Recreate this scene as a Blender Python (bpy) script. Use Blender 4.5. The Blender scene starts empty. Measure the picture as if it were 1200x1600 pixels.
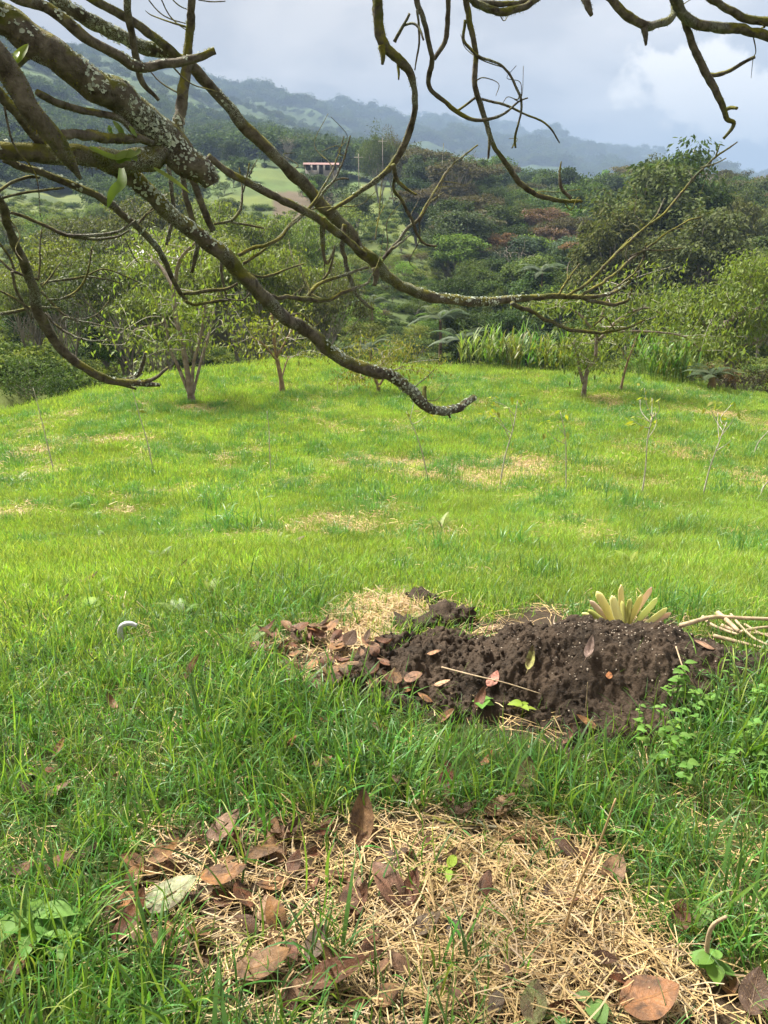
import bpy, math, random
import numpy as np
from mathutils import Vector, Matrix

R = math.radians
rng = np.random.default_rng(7)
random.seed(7)
SC = bpy.context.scene
C = SC.collection

# ------------------------------------------------------------------ camera, sky, sun, exposure
CAMZ = 1.55
PITCH = R(19.1)
FPX = 1210.0                       # focal length in pixels of the 1200x1600 frame
cam_d = bpy.data.cameras.new('camera')
cam = bpy.data.objects.new('camera', cam_d)
C.objects.link(cam)
cam.location = (0, 0, CAMZ)
cam.rotation_euler = (R(90) - PITCH, 0, 0)
cam_d.sensor_fit = 'VERTICAL'
cam_d.sensor_height = 24.0
cam_d.lens = 24.0 * FPX / 1600.0
cam_d.clip_start = 0.02
cam_d.clip_end = 20000
SC.camera = cam

SUN = Vector((-0.42, 0.36, 0.83)).normalized()      # direction towards the sun
SUN_EL = math.asin(SUN.z)
SUN_AZ = math.atan2(SUN.x, SUN.y)

sd = bpy.data.lights.new('sun', 'SUN')
sd.energy = 5.0
sd.angle = R(14)
sd.color = (1.0, 0.945, 0.84)
so = bpy.data.objects.new('sun', sd)
C.objects.link(so)
so.rotation_euler = (-SUN).to_track_quat('-Z', 'Y').to_euler()

SC.view_settings.view_transform = 'Standard'
SC.view_settings.look = 'None'
SC.view_settings.gamma = 1.0
SC.view_settings.exposure = 2.3
SC.view_settings.use_curve_mapping = False
SC.cycles.max_bounces = 5
SC.cycles.use_adaptive_sampling = True
SC.cycles.adaptive_threshold = 0.025
SC.cycles.diffuse_bounces = 3
SC.cycles.glossy_bounces = 2
SC.cycles.transmission_bounces = 4
SC.cycles.transparent_max_bounces = 6
SC.cycles.volume_bounces = 0
SC.cycles.use_denoising = True


def px_dir(u, v):
    """world direction of a pixel of the 1200x1600 frame, scaled so that y = 1"""
    u = np.asarray(u, float); v = np.asarray(v, float)
    x = (u - 600.0) / FPX
    y = -(v - 800.0) / FPX
    c, s = math.cos(PITCH), math.sin(PITCH)
    wy = c + s * y
    wz = -s + c * y
    return np.stack([x / wy, np.ones_like(wy), wz / wy], -1)


def PX(u, v, d):
    q = px_dir(u, v) * np.asarray(d, float)[..., None]
    q[..., 2] += CAMZ
    return q


def to_px(p):
    p = np.asarray(p, float)
    c, s = math.cos(PITCH), math.sin(PITCH)
    dz = p[..., 2] - CAMZ
    f = p[..., 1] * c - dz * s
    up = p[..., 1] * s + dz * c
    f = np.where(f < 0.05, 0.05, f)
    return 600 + FPX * p[..., 0] / f, 800 - FPX * up / f, f


class NT:
    """small node-tree helper"""
    def __init__(self, tree):
        self.t = tree; self.n = tree.nodes; self.l = tree.links
    def add(self, typ, ins=None, **kw):
        nd = self.n.new(typ)
        for k, v in kw.items():
            setattr(nd, k, v)
        if ins:
            for k, v in ins.items():
                sock = nd.inputs[k]
                if isinstance(v, bpy.types.NodeSocket):
                    self.l.new(v, sock)
                else:
                    sock.default_value = v
        return nd
    def math(self, op, a, b=0.5, clamp=False):
        nd = self.n.new('ShaderNodeMath'); nd.operation = op; nd.use_clamp = clamp
        for i, v in enumerate((a, b)):
            if isinstance(v, bpy.types.NodeSocket): self.l.new(v, nd.inputs[i])
            else: nd.inputs[i].default_value = v
        return nd.outputs[0]
    def mix(self, fac, a, b, mode='MIX'):
        nd = self.n.new('ShaderNodeMix'); nd.data_type = 'RGBA'; nd.blend_type = mode
        for k, v in ((0, fac), (6, a), (7, b)):
            if isinstance(v, bpy.types.NodeSocket): self.l.new(v, nd.inputs[k])
            elif k == 0: nd.inputs[k].default_value = v
            else: nd.inputs[k].default_value = (*v, 1)
        return nd.outputs[2]
    def ramp(self, fac, stops, interp='LINEAR'):
        nd = self.n.new('ShaderNodeValToRGB'); nd.color_ramp.interpolation = interp
        e = nd.color_ramp.elements
        while len(e) < len(stops): e.new(0.5)
        for k, (p, c) in enumerate(stops):
            e[k].position = p
            e[k].color = (*c, 1) if hasattr(c, '__len__') else (c, c, c, 1)
        self.l.new(fac, nd.inputs[0])
        return nd.outputs[0]
    def noise(self, vec, scale, detail=4, rough=0.55, dist=0.0):
        nd = self.add('ShaderNodeTexNoise', {'Scale': scale, 'Detail': detail, 'Roughness': rough, 'Distortion': dist})
        if vec is not None: self.l.new(vec, nd.inputs['Vector'])
        return nd.outputs['Fac']


# sky: clear-sky model almost fully covered by a soft cloud deck
world = bpy.data.worlds.new('World')
SC.world = world
world.use_nodes = True
T = NT(world.node_tree)
T.n.clear()
sky = T.add('ShaderNodeTexSky', sky_type='NISHITA', sun_disc=False)
sky.sun_elevation = SUN_EL
sky.sun_rotation = SUN_AZ
sky.dust_density = 2.0
tc = T.add('ShaderNodeTexCoord').outputs['Generated']
sep = T.add('ShaderNodeSeparateXYZ', {0: tc})
zz = T.math('MAXIMUM', T.math('ADD', sep.outputs[2], 0.12), 0.05)
plane = T.add('ShaderNodeCombineXYZ', {0: T.math('DIVIDE', sep.outputs[0], zz), 1: T.math('DIVIDE', sep.outputs[1], zz), 2: 0.0}).outputs[0]
n1 = T.noise(plane, 1.05, 7, 0.55, 0.4)
n2 = T.noise(tc, 5.5, 6, 0.55, 0.3)
dens = T.math('ADD', T.math('MULTIPLY', n1, 0.6), T.math('MULTIPLY', n2, 0.4))
deck = T.ramp(dens, [(0.34, (0.395, 0.350, 0.300)), (0.45, (0.300, 0.266, 0.232)), (0.54, (0.215, 0.190, 0.168)), (0.64, (0.155, 0.136, 0.122))], "EASE")
clear = T.mix(1.0, sky.outputs[0], (0.10, 0.10, 0.10), 'MULTIPLY')
cover = T.ramp(dens, [(0.22, 0.5), (0.36, 1.0)])
col = T.mix(cover, clear, deck)
# one sun-lit cumulus head showing through the deck, low over the right hills
cd = Vector(px_dir(1120, 150)).normalized()
dist = T.add('ShaderNodeVectorMath', {0: tc, 1: tuple(cd)}, operation='SUBTRACT').outputs[0]
dist = T.add('ShaderNodeVectorMath', {0: dist, 1: (1.0, 1.0, 1.75)}, operation='MULTIPLY').outputs[0]
ln = T.add('ShaderNodeVectorMath', {0: dist}, operation='LENGTH').outputs['Value']
n3 = T.noise(tc, 11.0, 6, 0.6, 0.2)
edge = T.math('SUBTRACT', T.math('ADD', 0.095, T.math('MULTIPLY', T.math('SUBTRACT', n3, 0.5), 0.26)), ln)
cum = T.ramp(T.math('MULTIPLY', edge, 12.0), [(0.0, 0.0), (0.35, 1.0)], 'EASE')
col = T.mix(T.math('MULTIPLY', cum, 0.75), col, (0.62, 0.55, 0.45))
bg = T.add('ShaderNodeBackground', {'Color': col, 'Strength': 1.0})
T.add('ShaderNodeOutputWorld', {'Surface': bg.outputs[0]})


# ------------------------------------------------------------------ helpers
LOOKALIKE = {}
ORD = 'first second third fourth fifth sixth seventh eighth ninth tenth eleventh twelfth thirteenth fourteenth fifteenth sixteenth seventeenth eighteenth nineteenth twentieth'.split()


def alike(o, base, u):
    """things that look alike are told apart by their place: counted from the left within their kind and area"""
    LOOKALIKE.setdefault(base, []).append((u, o))


def finish_labels():
    for base, L in LOOKALIKE.items():
        L.sort(key=lambda a: a[0])
        for k, (u, o) in enumerate(L):
            if len(L) == 1: o['label'] = base
            else: o['label'] = '%s, %s from left' % (base, ORD[k] if k < 20 else '%dth' % (k + 1))


def _hash(ix, iy, seed):
    h = (ix.astype(np.int64) * 374761393 + iy.astype(np.int64) * 668265263 + seed * 974711) & 0x7fffffff
    h = ((h ^ (h >> 13)) * 1274126177) & 0x7fffffff
    return ((h ^ (h >> 16)) & 0xffff) / 65535.0


def vn(x, y, seed=0):
    x = np.asarray(x, float); y = np.asarray(y, float)
    ix = np.floor(x); iy = np.floor(y)
    fx = x - ix; fy = y - iy
    fx = fx * fx * (3 - 2 * fx); fy = fy * fy * (3 - 2 * fy)
    a = _hash(ix, iy, seed); b = _hash(ix + 1, iy, seed)
    c = _hash(ix, iy + 1, seed); d = _hash(ix + 1, iy + 1, seed)
    return (a + (b - a) * fx) * (1 - fy) + (c + (d - c) * fx) * fy


def fbm(x, y, seed=0, oct=4):
    s = 0; a = 0.5; t = 0
    for k in range(oct):
        s = s + a * vn(x * 2 ** k + 17.3 * k, y * 2 ** k - 9.1 * k, seed + k)
        t += a; a *= 0.55
    return s / t


def sst(a, b, x):
    t = np.clip((np.asarray(x, float) - a) / (b - a), 0, 1)
    return t * t * (3 - 2 * t)


def in_poly(u, v, poly):
    u = np.asarray(u); v = np.asarray(v)
    r = np.zeros(u.shape, bool)
    n = len(poly)
    for i in range(n):
        x0, y0 = poly[i]; x1, y1 = poly[(i + 1) % n]
        if y0 == y1: continue
        c = ((y0 > v) != (y1 > v)) & (u < (x1 - x0) * (v - y0) / (y1 - y0) + x0)
        r ^= c
    return r


def mesh(name, V, quads=None, tris=None, mats=(), smooth=False, uv=None, col=None):
    me = bpy.data.meshes.new(name)
    V = np.asarray(V, np.float32).reshape(-1, 3)
    parts = []; tot = []
    if quads is not None and len(quads):
        q = np.asarray(quads, np.int32).reshape(-1, 4); parts.append(q.ravel()); tot.append(np.full(len(q), 4, np.int32))
    if tris is not None and len(tris):
        t = np.asarray(tris, np.int32).reshape(-1, 3); parts.append(t.ravel()); tot.append(np.full(len(t), 3, np.int32))
    me.vertices.add(len(V))
    me.vertices.foreach_set('co', V.ravel())
    if parts:
        loops = np.concatenate(parts); tot = np.concatenate(tot)
        st = np.concatenate([[0], np.cumsum(tot)[:-1]]).astype(np.int32)
        me.loops.add(len(loops)); me.loops.foreach_set('vertex_index', loops)
        me.polygons.add(len(tot)); me.polygons.foreach_set('loop_start', st); me.polygons.foreach_set('loop_total', tot)
        if uv is not None:
            ul = me.uv_layers.new(name='UVMap')
            ul.data.foreach_set('uv', np.asarray(uv, np.float32)[loops].ravel())
    me.update(calc_edges=True)
    if parts and smooth:
        me.polygons.foreach_set('use_smooth', np.ones(len(tot), bool))
    if col is not None:
        ca = me.color_attributes.new('Col', 'FLOAT_COLOR', 'POINT')
        c4 = np.ones((len(V), 4), np.float32); c4[:, :3] = col
        ca.data.foreach_set('color', c4.ravel())
    for m in (mats if isinstance(mats, (list, tuple)) else (mats,)):
        me.materials.append(m)
    return me


def obj(name, me, parent=None, loc=None, rot=None, scale=None, color=None, label=None, cat=None, group=None, kind=None):
    o = bpy.data.objects.new(name, me)
    C.objects.link(o)
    if parent is not None: o.parent = parent
    if loc is not None: o.location = loc
    if rot is not None: o.rotation_euler = rot
    if scale is not None: o.scale = scale if hasattr(scale, '__len__') else (scale,) * 3
    if color is not None: o.color = (*color, 1)
    if label: o['label'] = label
    if cat: o['category'] = cat
    if group: o['group'] = group
    if kind: o['kind'] = kind
    return o


def catmull(P, n_per=6):
    P = np.asarray(P, float)
    if len(P) < 3:
        t = np.linspace(0, 1, n_per + 1)[:, None]
        return P[0] * (1 - t) + P[-1] * t
    Q = np.vstack([2 * P[0] - P[1], P, 2 * P[-1] - P[-2]])
    out = []
    for i in range(1, len(Q) - 2):
        t = np.linspace(0, 1, n_per, endpoint=False)[:, None]
        a, b, c, d = Q[i - 1], Q[i], Q[i + 1], Q[i + 2]
        out.append(0.5 * ((2 * b) + (c - a) * t + (2 * a - 5 * b + 4 * c - d) * t ** 2 + (-a + 3 * b - 3 * c + d) * t ** 3))
    out.append(P[-1:])
    return np.vstack(out)


def frames(P):
    T_ = np.gradient(P, axis=0)
    T_ /= np.linalg.norm(T_, axis=1, keepdims=True) + 1e-9
    n = np.cross(T_[0], (0.13, 0.31, 0.94)); n /= np.linalg.norm(n) + 1e-9
    N = np.zeros_like(P); N[0] = n
    for i in range(1, len(P)):
        n = N[i - 1] - T_[i] * np.dot(N[i - 1], T_[i])
        N[i] = n / (np.linalg.norm(n) + 1e-9)
    return T_, N, np.cross(T_, N)


def tube(P, rad, sides=8, knob=0.0, seed=0):
    """returns V, quads, tris of a closed tapering tube through P"""
    P = np.asarray(P, float); rad = np.asarray(rad, float)
    T_, N, B = frames(P)
    a = np.linspace(0, 2 * math.pi, sides, endpoint=False)
    rr = np.repeat(rad[:, None], sides, 1)
    if knob:
        s = np.cumsum(np.r_[0, np.linalg.norm(np.diff(P, axis=0), axis=1)])
        ss = s[:, None] / np.maximum(rad.mean(), 1e-4)
        ang = np.cos(a)[None] * 1.3 + 3 * seed
        rr = rr * (1 + knob * 2 * (fbm(ss * 0.55 + seed * 7.7, ang * 1.5 + np.sin(a)[None] * 1.7 + 0 * ss, seed, 3) - 0.5))
    V = P[:, None] + rr[..., None] * (np.cos(a)[None, :, None] * N[:, None] + np.sin(a)[None, :, None] * B[:, None])
    n = len(P)
    V = V.reshape(-1, 3)
    i = np.arange(n - 1)[:, None] * sides; j = np.arange(sides)[None]; k = (j + 1) % sides
    Q = np.stack([i + j, i + k, i + sides + k, i + sides + j], -1).reshape(-1, 4)
    V = np.vstack([V, P[:1], P[-1:]])
    c0, c1 = n * sides, n * sides + 1
    jj = np.arange(sides); kk = (jj + 1) % sides
    Tr = np.vstack([np.stack([np.full(sides, c0), kk, jj], -1), np.stack([np.full(sides, c1), (n - 1) * sides + jj, (n - 1) * sides + kk], -1)])
    return V, Q, Tr


class MB:
    """mesh collector"""
    def __init__(self): self.V = []; self.Q = []; self.T = []; self.U = []; self.n = 0
    def add(self, V, Q=None, Tr=None, uv=None):
        V = np.asarray(V, float).reshape(-1, 3)
        if Q is not None and len(Q): self.Q.append(np.asarray(Q, int) + self.n)
        if Tr is not None and len(Tr): self.T.append(np.asarray(Tr, int) + self.n)
        self.V.append(V); self.n += len(V)
        self.U.append(np.zeros((len(V), 2)) if uv is None else uv)
    def tube(self, P, r, sides=6, knob=0, seed=0): self.add(*tube(P, r, sides, knob, seed))
    def me(self, name, mat, smooth=True):
        return mesh(name, np.vstack(self.V), np.vstack(self.Q) if self.Q else None, np.vstack(self.T) if self.T else None, mat, smooth, np.vstack(self.U))


def box(cx, cy, cz, sx, sy, sz):
    V = np.array([[x, y, z] for x in (-.5, .5) for y in (-.5, .5) for z in (-.5, .5)]) * (sx, sy, sz) + (cx, cy, cz)
    Q = [[0, 1, 3, 2], [4, 6, 7, 5], [0, 4, 5, 1], [2, 3, 7, 6], [0, 2, 6, 4], [1, 5, 7, 3]]
    return V, Q


def euler_mats(rx, ry, rz):
    cx, sx, cy, sy, cz, sz = np.cos(rx), np.sin(rx), np.cos(ry), np.sin(ry), np.cos(rz), np.sin(rz)
    M = np.empty((len(rx), 3, 3))
    M[:, 0, 0] = cz * cy; M[:, 0, 1] = cz * sy * sx - sz * cx; M[:, 0, 2] = cz * sy * cx + sz * sx
    M[:, 1, 0] = sz * cy; M[:, 1, 1] = sz * sy * sx + cz * cx; M[:, 1, 2] = sz * sy * cx - cz * sx
    M[:, 2, 0] = -sy; M[:, 2, 1] = cy * sx; M[:, 2, 2] = cy * cx
    return M


def leaves(pos, size, g, tilt=0.9, aspect=0.45, droop=0.0, outward=None):
    """diamond-shaped leaf faces: pos (n,3), size (n,)"""
    n = len(pos)
    L = np.array([[0, 0, 0], [0.45, -aspect * .5, 0.02], [1, 0, -0.10], [0.45, aspect * .5, 0.02]])
    rx = g.normal(0, tilt * .7, n); ry = g.normal(droop, tilt * .6, n); rz = g.uniform(0, 2 * math.pi, n)
    if outward is not None:
        rz = np.arctan2(outward[:, 1], outward[:, 0]) + g.normal(0, 0.8, n)
    M = euler_mats(rx, ry, rz)
    V = np.einsum('nij,kj->nki', M, L) * np.asarray(size)[:, None, None] + pos[:, None]
    F = np.arange(n * 4).reshape(-1, 4)
    return V.reshape(-1, 3), F


# ------------------------------------------------------------------ materials
def mat(name):
    m = bpy.data.materials.new(name); m.use_nodes = True
    t = NT(m.node_tree); t.n.clear()
    return m, t


def out(t, shader, disp=None):
    o = t.add('ShaderNodeOutputMaterial', {'Surface': shader})


def bump(t, h, strength=0.4, dist=0.02):
    return t.add('ShaderNodeBump', {'Height': h, 'Strength': strength, 'Distance': dist}).outputs[0]


def leaf_mat(name, base=None, vary=0.35, trans=0.35, rough=0.45, hue=0.02, spec=0.35, tmul=(1.35, 1.45, 0.6), patch=0.0):
    """foliage: base colour (or the object's own colour), per-leaf variation, light through the leaf"""
    m, t = mat(name)
    if base is None:
        b = t.add('ShaderNodeObjectInfo').outputs['Color']
    else:
        b = t.mix(0.0, base, base)
    isl = t.add('ShaderNodeNewGeometry').outputs['Random Per Island']
    orn = t.add('ShaderNodeObjectInfo').outputs['Random']
    val = t.math('ADD', 1.0 - vary, t.math('MULTIPLY', isl, 2 * vary))
    val = t.math('MULTIPLY', val, t.math('ADD', 0.85, t.math('MULTIPLY', orn, 0.3)))
    if patch:
        pos = t.add('ShaderNodeNewGeometry').outputs['Position']
        nz = t.ramp(t.noise(pos, patch, 4, .6), [(.3, 0.), (.7, 1.)])
        val = t.math('MULTIPLY', val, t.math('ADD', 0.62, t.math('MULTIPLY', nz, 0.75)))
    hs = t.add('ShaderNodeHueSaturation', {'Hue': t.math('ADD', 0.5 - hue, t.math('MULTIPLY', t.math('FRACT', t.math('MULTIPLY', isl, 7.31)), 2 * hue)), 'Value': val, 'Color': b}).outputs[0]
    p = t.add('ShaderNodeBsdfPrincipled', {'Base Color': hs, 'Roughness': rough, 'Specular IOR Level': spec})
    tcol = t.mix(1.0, hs, tmul, 'MULTIPLY')
    tr = t.add('ShaderNodeBsdfTranslucent', {'Color': tcol})
    mx = t.add('ShaderNodeMixShader', {0: trans, 1: p.outputs[0], 2: tr.outputs[0]})
    out(t, mx.outputs[0])
    return m


def simple_mat(name, c1, c2, scale=20, rough=0.7, b=0.3, bscale=None, detail=5, coords='Object'):
    m, t = mat(name)
    v = t.add('ShaderNodeTexCoord').outputs[coords]
    n = t.noise(v, scale, detail)
    c = t.mix(t.ramp(n, [(0.35, 0.0), (0.65, 1.0)]), c1, c2)
    n2 = t.noise(v, bscale or scale * 2.5, 5, 0.65)
    p = t.add('ShaderNodeBsdfPrincipled', {'Base Color': c, 'Roughness': rough, 'Normal': bump(t, n2, b, 0.01), 'Specular IOR Level': 0.3})
    out(t, p.outputs[0])
    return m


M_foliage = leaf_mat('foliage', None, 0.45, 0.25, 0.65, 0.018, 0.05)
M_foliage_near = leaf_mat('foliage_near', None, 0.40, 0.40, 0.58, 0.02, 0.2)
M_grass = leaf_mat('grass_blade', (0.088, 0.184, 0.034), 0.5, 0.38, 0.45, 0.03, 0.32, (1.5, 1.5, 0.6))
M_grass_blue = leaf_mat('grass_blade_bluish', (0.075, 0.150, 0.050), 0.45, 0.34, 0.42, 0.02, 0.35, (1.4, 1.5, 0.7))
M_grass_pale = leaf_mat('grass_blade_pale', (0.190, 0.235, 0.050), 0.45, 0.40, 0.5, 0.03, 0.25, (1.3, 1.3, 0.6))
M_grass_mid2 = leaf_mat('grass_short_pale', (0.240, 0.295, 0.075), 0.38, 0.42, 0.55, 0.020, 0.25, (1.4, 1.4, 0.6), patch=0.7)
M_grass_mid = leaf_mat('grass_short', (0.168, 0.266, 0.052), 0.36, 0.42, 0.5, 0.020, 0.35, (1.5, 1.5, 0.5), patch=0.9)
M_grass_clump = leaf_mat('grass_clump_blade', (0.085, 0.190, 0.048), 0.3, 0.40, 0.42, 0.018, 0.45)
M_straw_grey = leaf_mat('grey_straw', (0.225, 0.170, 0.105), 0.6, 0.1, 0.55, 0.012, 0.25, (1, 1, 1))
M_straw = leaf_mat('straw', (0.34, 0.24, 0.115), 0.6, 0.12, 0.5, 0.012, 0.35, (1, 1, 1))
M_fern = leaf_mat('fern_leaf', None, 0.2, 0.42, 0.5, 0.012, 0.3)
M_twig = simple_mat('pale_twig', (0.42, 0.40, 0.34), (0.26, 0.23, 0.18), 30, 0.8)
M_trunk = simple_mat('trunk_bark', (0.10, 0.075, 0.055), (0.24, 0.20, 0.165), 6, 0.85, 0.5, 18)
M_trunk_far = simple_mat('far_trunk_bark', (0.14, 0.12, 0.095), (0.30, 0.27, 0.23), 1.2, 0.9)
M_trunk_brown = simple_mat('brown_bark', (0.13, 0.085, 0.05), (0.24, 0.17, 0.10), 8, 0.85, 0.5, 20)


def fallen_leaf_mat():
    m, t = mat('fallen_leaf')
    oi = t.add('ShaderNodeObjectInfo')
    uvn = t.add('ShaderNodeTexCoord')
    su = t.add('ShaderNodeSeparateXYZ', {0: uvn.outputs['UV']})
    across = t.math('ABSOLUTE', t.math('SUBTRACT', su.outputs[1], 0.5))
    rib = t.ramp(across, [(0.0, 1.0), (0.03, 0.0)])
    w = t.math('SINE', t.math('MULTIPLY', t.math('SUBTRACT', su.outputs[0], t.math('MULTIPLY', across, 0.55)), 58.0))
    vein = t.ramp(w, [(0.90, 0.0), (0.99, 1.0)])
    vein = t.math('MAXIMUM', rib, t.math('MULTIPLY', vein, 0.7))
    ob = t.add('ShaderNodeTexCoord').outputs['Object']
    ofs = t.add('ShaderNodeVectorMath', {0: ob, 1: oi.outputs['Random']}, operation='ADD').outputs[0]
    n = t.noise(ofs, 3.2, 6, 0.65, 0.6)
    n_f = t.noise(ofs, 22, 4, 0.6)
    c = t.mix(t.ramp(n, [(0.36, 0.0), (0.62, 0.9)]), oi.outputs['Color'], (0.045, 0.026, 0.016))
    c = t.mix(t.ramp(n_f, [(0.55, 0.0), (0.75, 0.5)]), c, (0.30, 0.20, 0.11))
    c = t.mix(t.math('MULTIPLY', vein, 0.35), c, (0.30, 0.19, 0.11))
    hgt = t.math('ADD', t.math('MULTIPLY', vein, 0.6), t.math('MULTIPLY', n_f, 0.5))
    p = t.add('ShaderNodeBsdfPrincipled', {'Base Color': c, 'Roughness': t.ramp(n, [(0.3, 0.42), (0.7, 0.7)]), 'Specular IOR Level': 0.28, 'Normal': bump(t, hgt, 0.5, 0.01)})
    tr = t.add('ShaderNodeBsdfTranslucent', {'Color': c})
    out(t, t.add('ShaderNodeMixShader', {0: 0.12, 1: p.outputs[0], 2: tr.outputs[0]}).outputs[0])
    return m


M_leaf_fallen = fallen_leaf_mat()


def limb_mat():
    m, t = mat('mossy_bark')
    v = t.add('ShaderNodeTexCoord').outputs['Object']
    g = t.add('ShaderNodeNewGeometry')
    nz = t.add('ShaderNodeSeparateXYZ', {0: g.outputs['Normal']}).outputs[2]
    n_big = t.noise(v, 5.5, 4, 0.6, 0.5)
    n_med = t.noise(v, 34, 6, 0.65, 0.3)
    n_fin = t.noise(v, 130, 4, 0.7)
    bark = t.mix(t.ramp(n_med, [(0.35, 0.0), (0.65, 1.0)]), (0.036, 0.029, 0.022), (0.145, 0.128, 0.098))
    # crustose lichen: pale grey-green patches with a hard edge
    vo = t.add('ShaderNodeTexVoronoi', {'Vector': t.add('ShaderNodeVectorMath', {0: v, 1: t.add('ShaderNodeTexNoise', {'Vector': v, 'Scale': 22.0, 'Detail': 4.0}).outputs['Color']}, operation='MULTIPLY_ADD').outputs[0], 'Scale': 20.0})
    vo.inputs['Vector'].links[0].from_node.inputs[1].default_value = (1, 1, 1)
    vadd = vo.inputs['Vector'].links[0].from_node
    nn = t.add('ShaderNodeTexNoise', {'Vector': v, 'Scale': 26.0, 'Detail': 4.0}).outputs['Color']
    nsc = t.add('ShaderNodeVectorMath', {0: nn, 1: (0.05, 0.05, 0.05)}, operation='MULTIPLY').outputs[0]
    t.l.new(nsc, vadd.inputs[2])
    lich_zone = t.ramp(t.noise(v, 6.8, 3, 0.5, 0.2), [(0.54, 0.0), (0.64, 1.0)])
    lich = t.math('MULTIPLY', t.ramp(vo.outputs['Distance'], [(0.42, 1.0), (0.52, 0.0)]), lich_zone)
    lc = t.mix(n_fin, (0.20, 0.225, 0.175), (0.47, 0.50, 0.41))
    # moss favours the upper side and the big patches
    up = t.math('ADD', t.math('MULTIPLY', nz, 0.16), t.math('ADD', n_big, t.math('MULTIPLY', t.math('SUBTRACT', n_med, 0.5), 0.35)))
    moss = t.ramp(up, [(0.52, 0.0), (0.62, 1.0)])
    mc = t.mix(t.ramp(t.noise(v, 14, 4, 0.6), [(0.35, 0.0), (0.7, 1.0)]), (0.055, 0.064, 0.013), (0.175, 0.160, 0.024))
    c = t.mix(moss, bark, mc)
    c = t.mix(lich, c, lc)
    h = t.math('ADD', t.math('MULTIPLY', n_med, 1.0), t.math('ADD', t.math('MULTIPLY', n_fin, 0.5), t.math('MULTIPLY', lich, 0.5)))
    p = t.add('ShaderNodeBsdfPrincipled', {'Base Color': c, 'Roughness': 0.85, 'Specular IOR Level': 0.2, 'Normal': bump(t, h, 0.9, 0.012)})
    out(t, p.outputs[0])
    return m


M_limb = limb_mat()
M_moss = leaf_mat('moss_fuzz', (0.115, 0.115, 0.018), 0.55, 0.25, 0.8, 0.045, 0.1, (1.2, 1.2, 0.6))
M_moss_grey = leaf_mat('beard_lichen', (0.14, 0.15, 0.105), 0.5, 0.2, 0.8, 0.02, 0.1, (1, 1, 0.9))
M_lichen = leaf_mat('leafy_lichen', (0.36, 0.40, 0.33), 0.4, 0.15, 0.75, 0.015, 0.15, (1, 1, 1))


def ground_mat():
    m, t = mat('field_ground')
    ca = t.add('ShaderNodeVertexColor', layer_name='Col').outputs[0]
    pos = t.add('ShaderNodeNewGeometry').outputs['Position']
    n1 = t.noise(pos, 0.35, 6, 0.6)
    n2 = t.noise(pos, 9.0, 6, 0.7)
    n3 = t.noise(pos, 45.0, 4, 0.7)
    f = t.math('ADD', 0.55, t.math('ADD', t.math('MULTIPLY', n2, 0.5), t.math('MULTIPLY', n1, 0.4)))
    c = t.mix(1.0, ca, t.add('ShaderNodeCombineColor', {0: f, 1: f, 2: f}).outputs[0], 'MULTIPLY')
    c = t.mix(t.ramp(n3, [(0.5, 0.0), (0.8, 0.35)]), c, (0.10, 0.075, 0.04))
    p = t.add('ShaderNodeBsdfPrincipled', {'Base Color': c, 'Roughness': 0.95, 'Specular IOR Level': 0.15, 'Normal': bump(t, t.math('ADD', n3, n2), 0.6, 0.03)})
    out(t, p.outputs[0])
    return m


M_ground = ground_mat()


def hill_mat(name, cs):
    m, t = mat(name)
    pos = t.add('ShaderNodeNewGeometry').outputs['Position']
    n1 = t.noise(pos, 0.006, 6, 0.6)
    n2 = t.noise(pos, 0.06, 5, 0.65)
    c = t.mix(t.ramp(n1, [(0.40, 0.0), (0.58, 1.0)]), cs[0], cs[1])
    c = t.mix(t.ramp(n2, [(0.4, 0.0), (0.65, 0.8)]), c, cs[2])
    p = t.add('ShaderNodeBsdfPrincipled', {'Base Color': c, 'Roughness': 0.95, 'Specular IOR Level': 0.1, 'Normal': bump(t, n2, 1.0, 6.0)})
    out(t, p.outputs[0])
    return m


# ------------------------------------------------------------------ terrain
PROF = np.array([(-40, 3.0), (-6, 0.30), (0, 0.0), (1.2, 0.0), (2.6, 0.0), (3.4, -0.06), (4.5, -0.36), (6, -0.80), (9, -1.42), (12, -1.92), (16, -2.30), (21, -2.58), (26, -2.66), (40, -2.8), (400, -3)])
_yy = np.linspace(-40, 400, 8801)
_zz = np.interp(_yy, PROF[:, 0], PROF[:, 1])
_k = np.hanning(41); _k /= _k.sum()
_zz = np.convolve(np.pad(_zz, 20, mode='edge'), _k, 'valid')

TU = [-150, 0, 200, 400, 600, 800, 1000, 1200, 1350]
TD = [30, 40, 55, 80, 120, 180, 280, 450, 700, 1000, 1700, 3400, 4800, 8000]
TV = np.array([
    [600, 545, 600, 520, 430, 350, 285, 195, 85, 40, 30, 60, 110, 200],
    [625, 545, 590, 520, 430, 350, 290, 205, 105, 60, 50, 80, 120, 200],
    [625, 640, 605, 520, 440, 370, 320, 262, 195, 128, 105, 110, 150, 230],
    [625, 640, 610, 525, 430, 345, 252, 242, 228, 205, 168, 160, 175, 240],
    [640, 645, 600, 500, 410, 345, 300, 268, 255, 250, 238, 190, 185, 250],
    [635, 640, 620, 560, 480, 390, 330, 308, 292, 285, 272, 214, 217, 265],
    [630, 630, 605, 545, 470, 395, 345, 328, 315, 310, 300, 266, 276, 290],
    [640, 632, 600, 535, 460, 395, 350, 332, 320, 315, 305, 292, 292, 300],
    [640, 632, 600, 535, 460, 395, 350, 332, 320, 315, 305, 292, 292, 300]], float)
_az = np.array([math.atan2(*px_dir(u, 380)[:2]) for u in TU])
_tz = np.empty_like(TV)
for _i, u in enumerate(TU):
    for _j, d in enumerate(TD):
        q = px_dir(u, TV[_i, _j]); _tz[_i, _j] = CAMZ + d * q[2] / math.hypot(q[0], 1)
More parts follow.
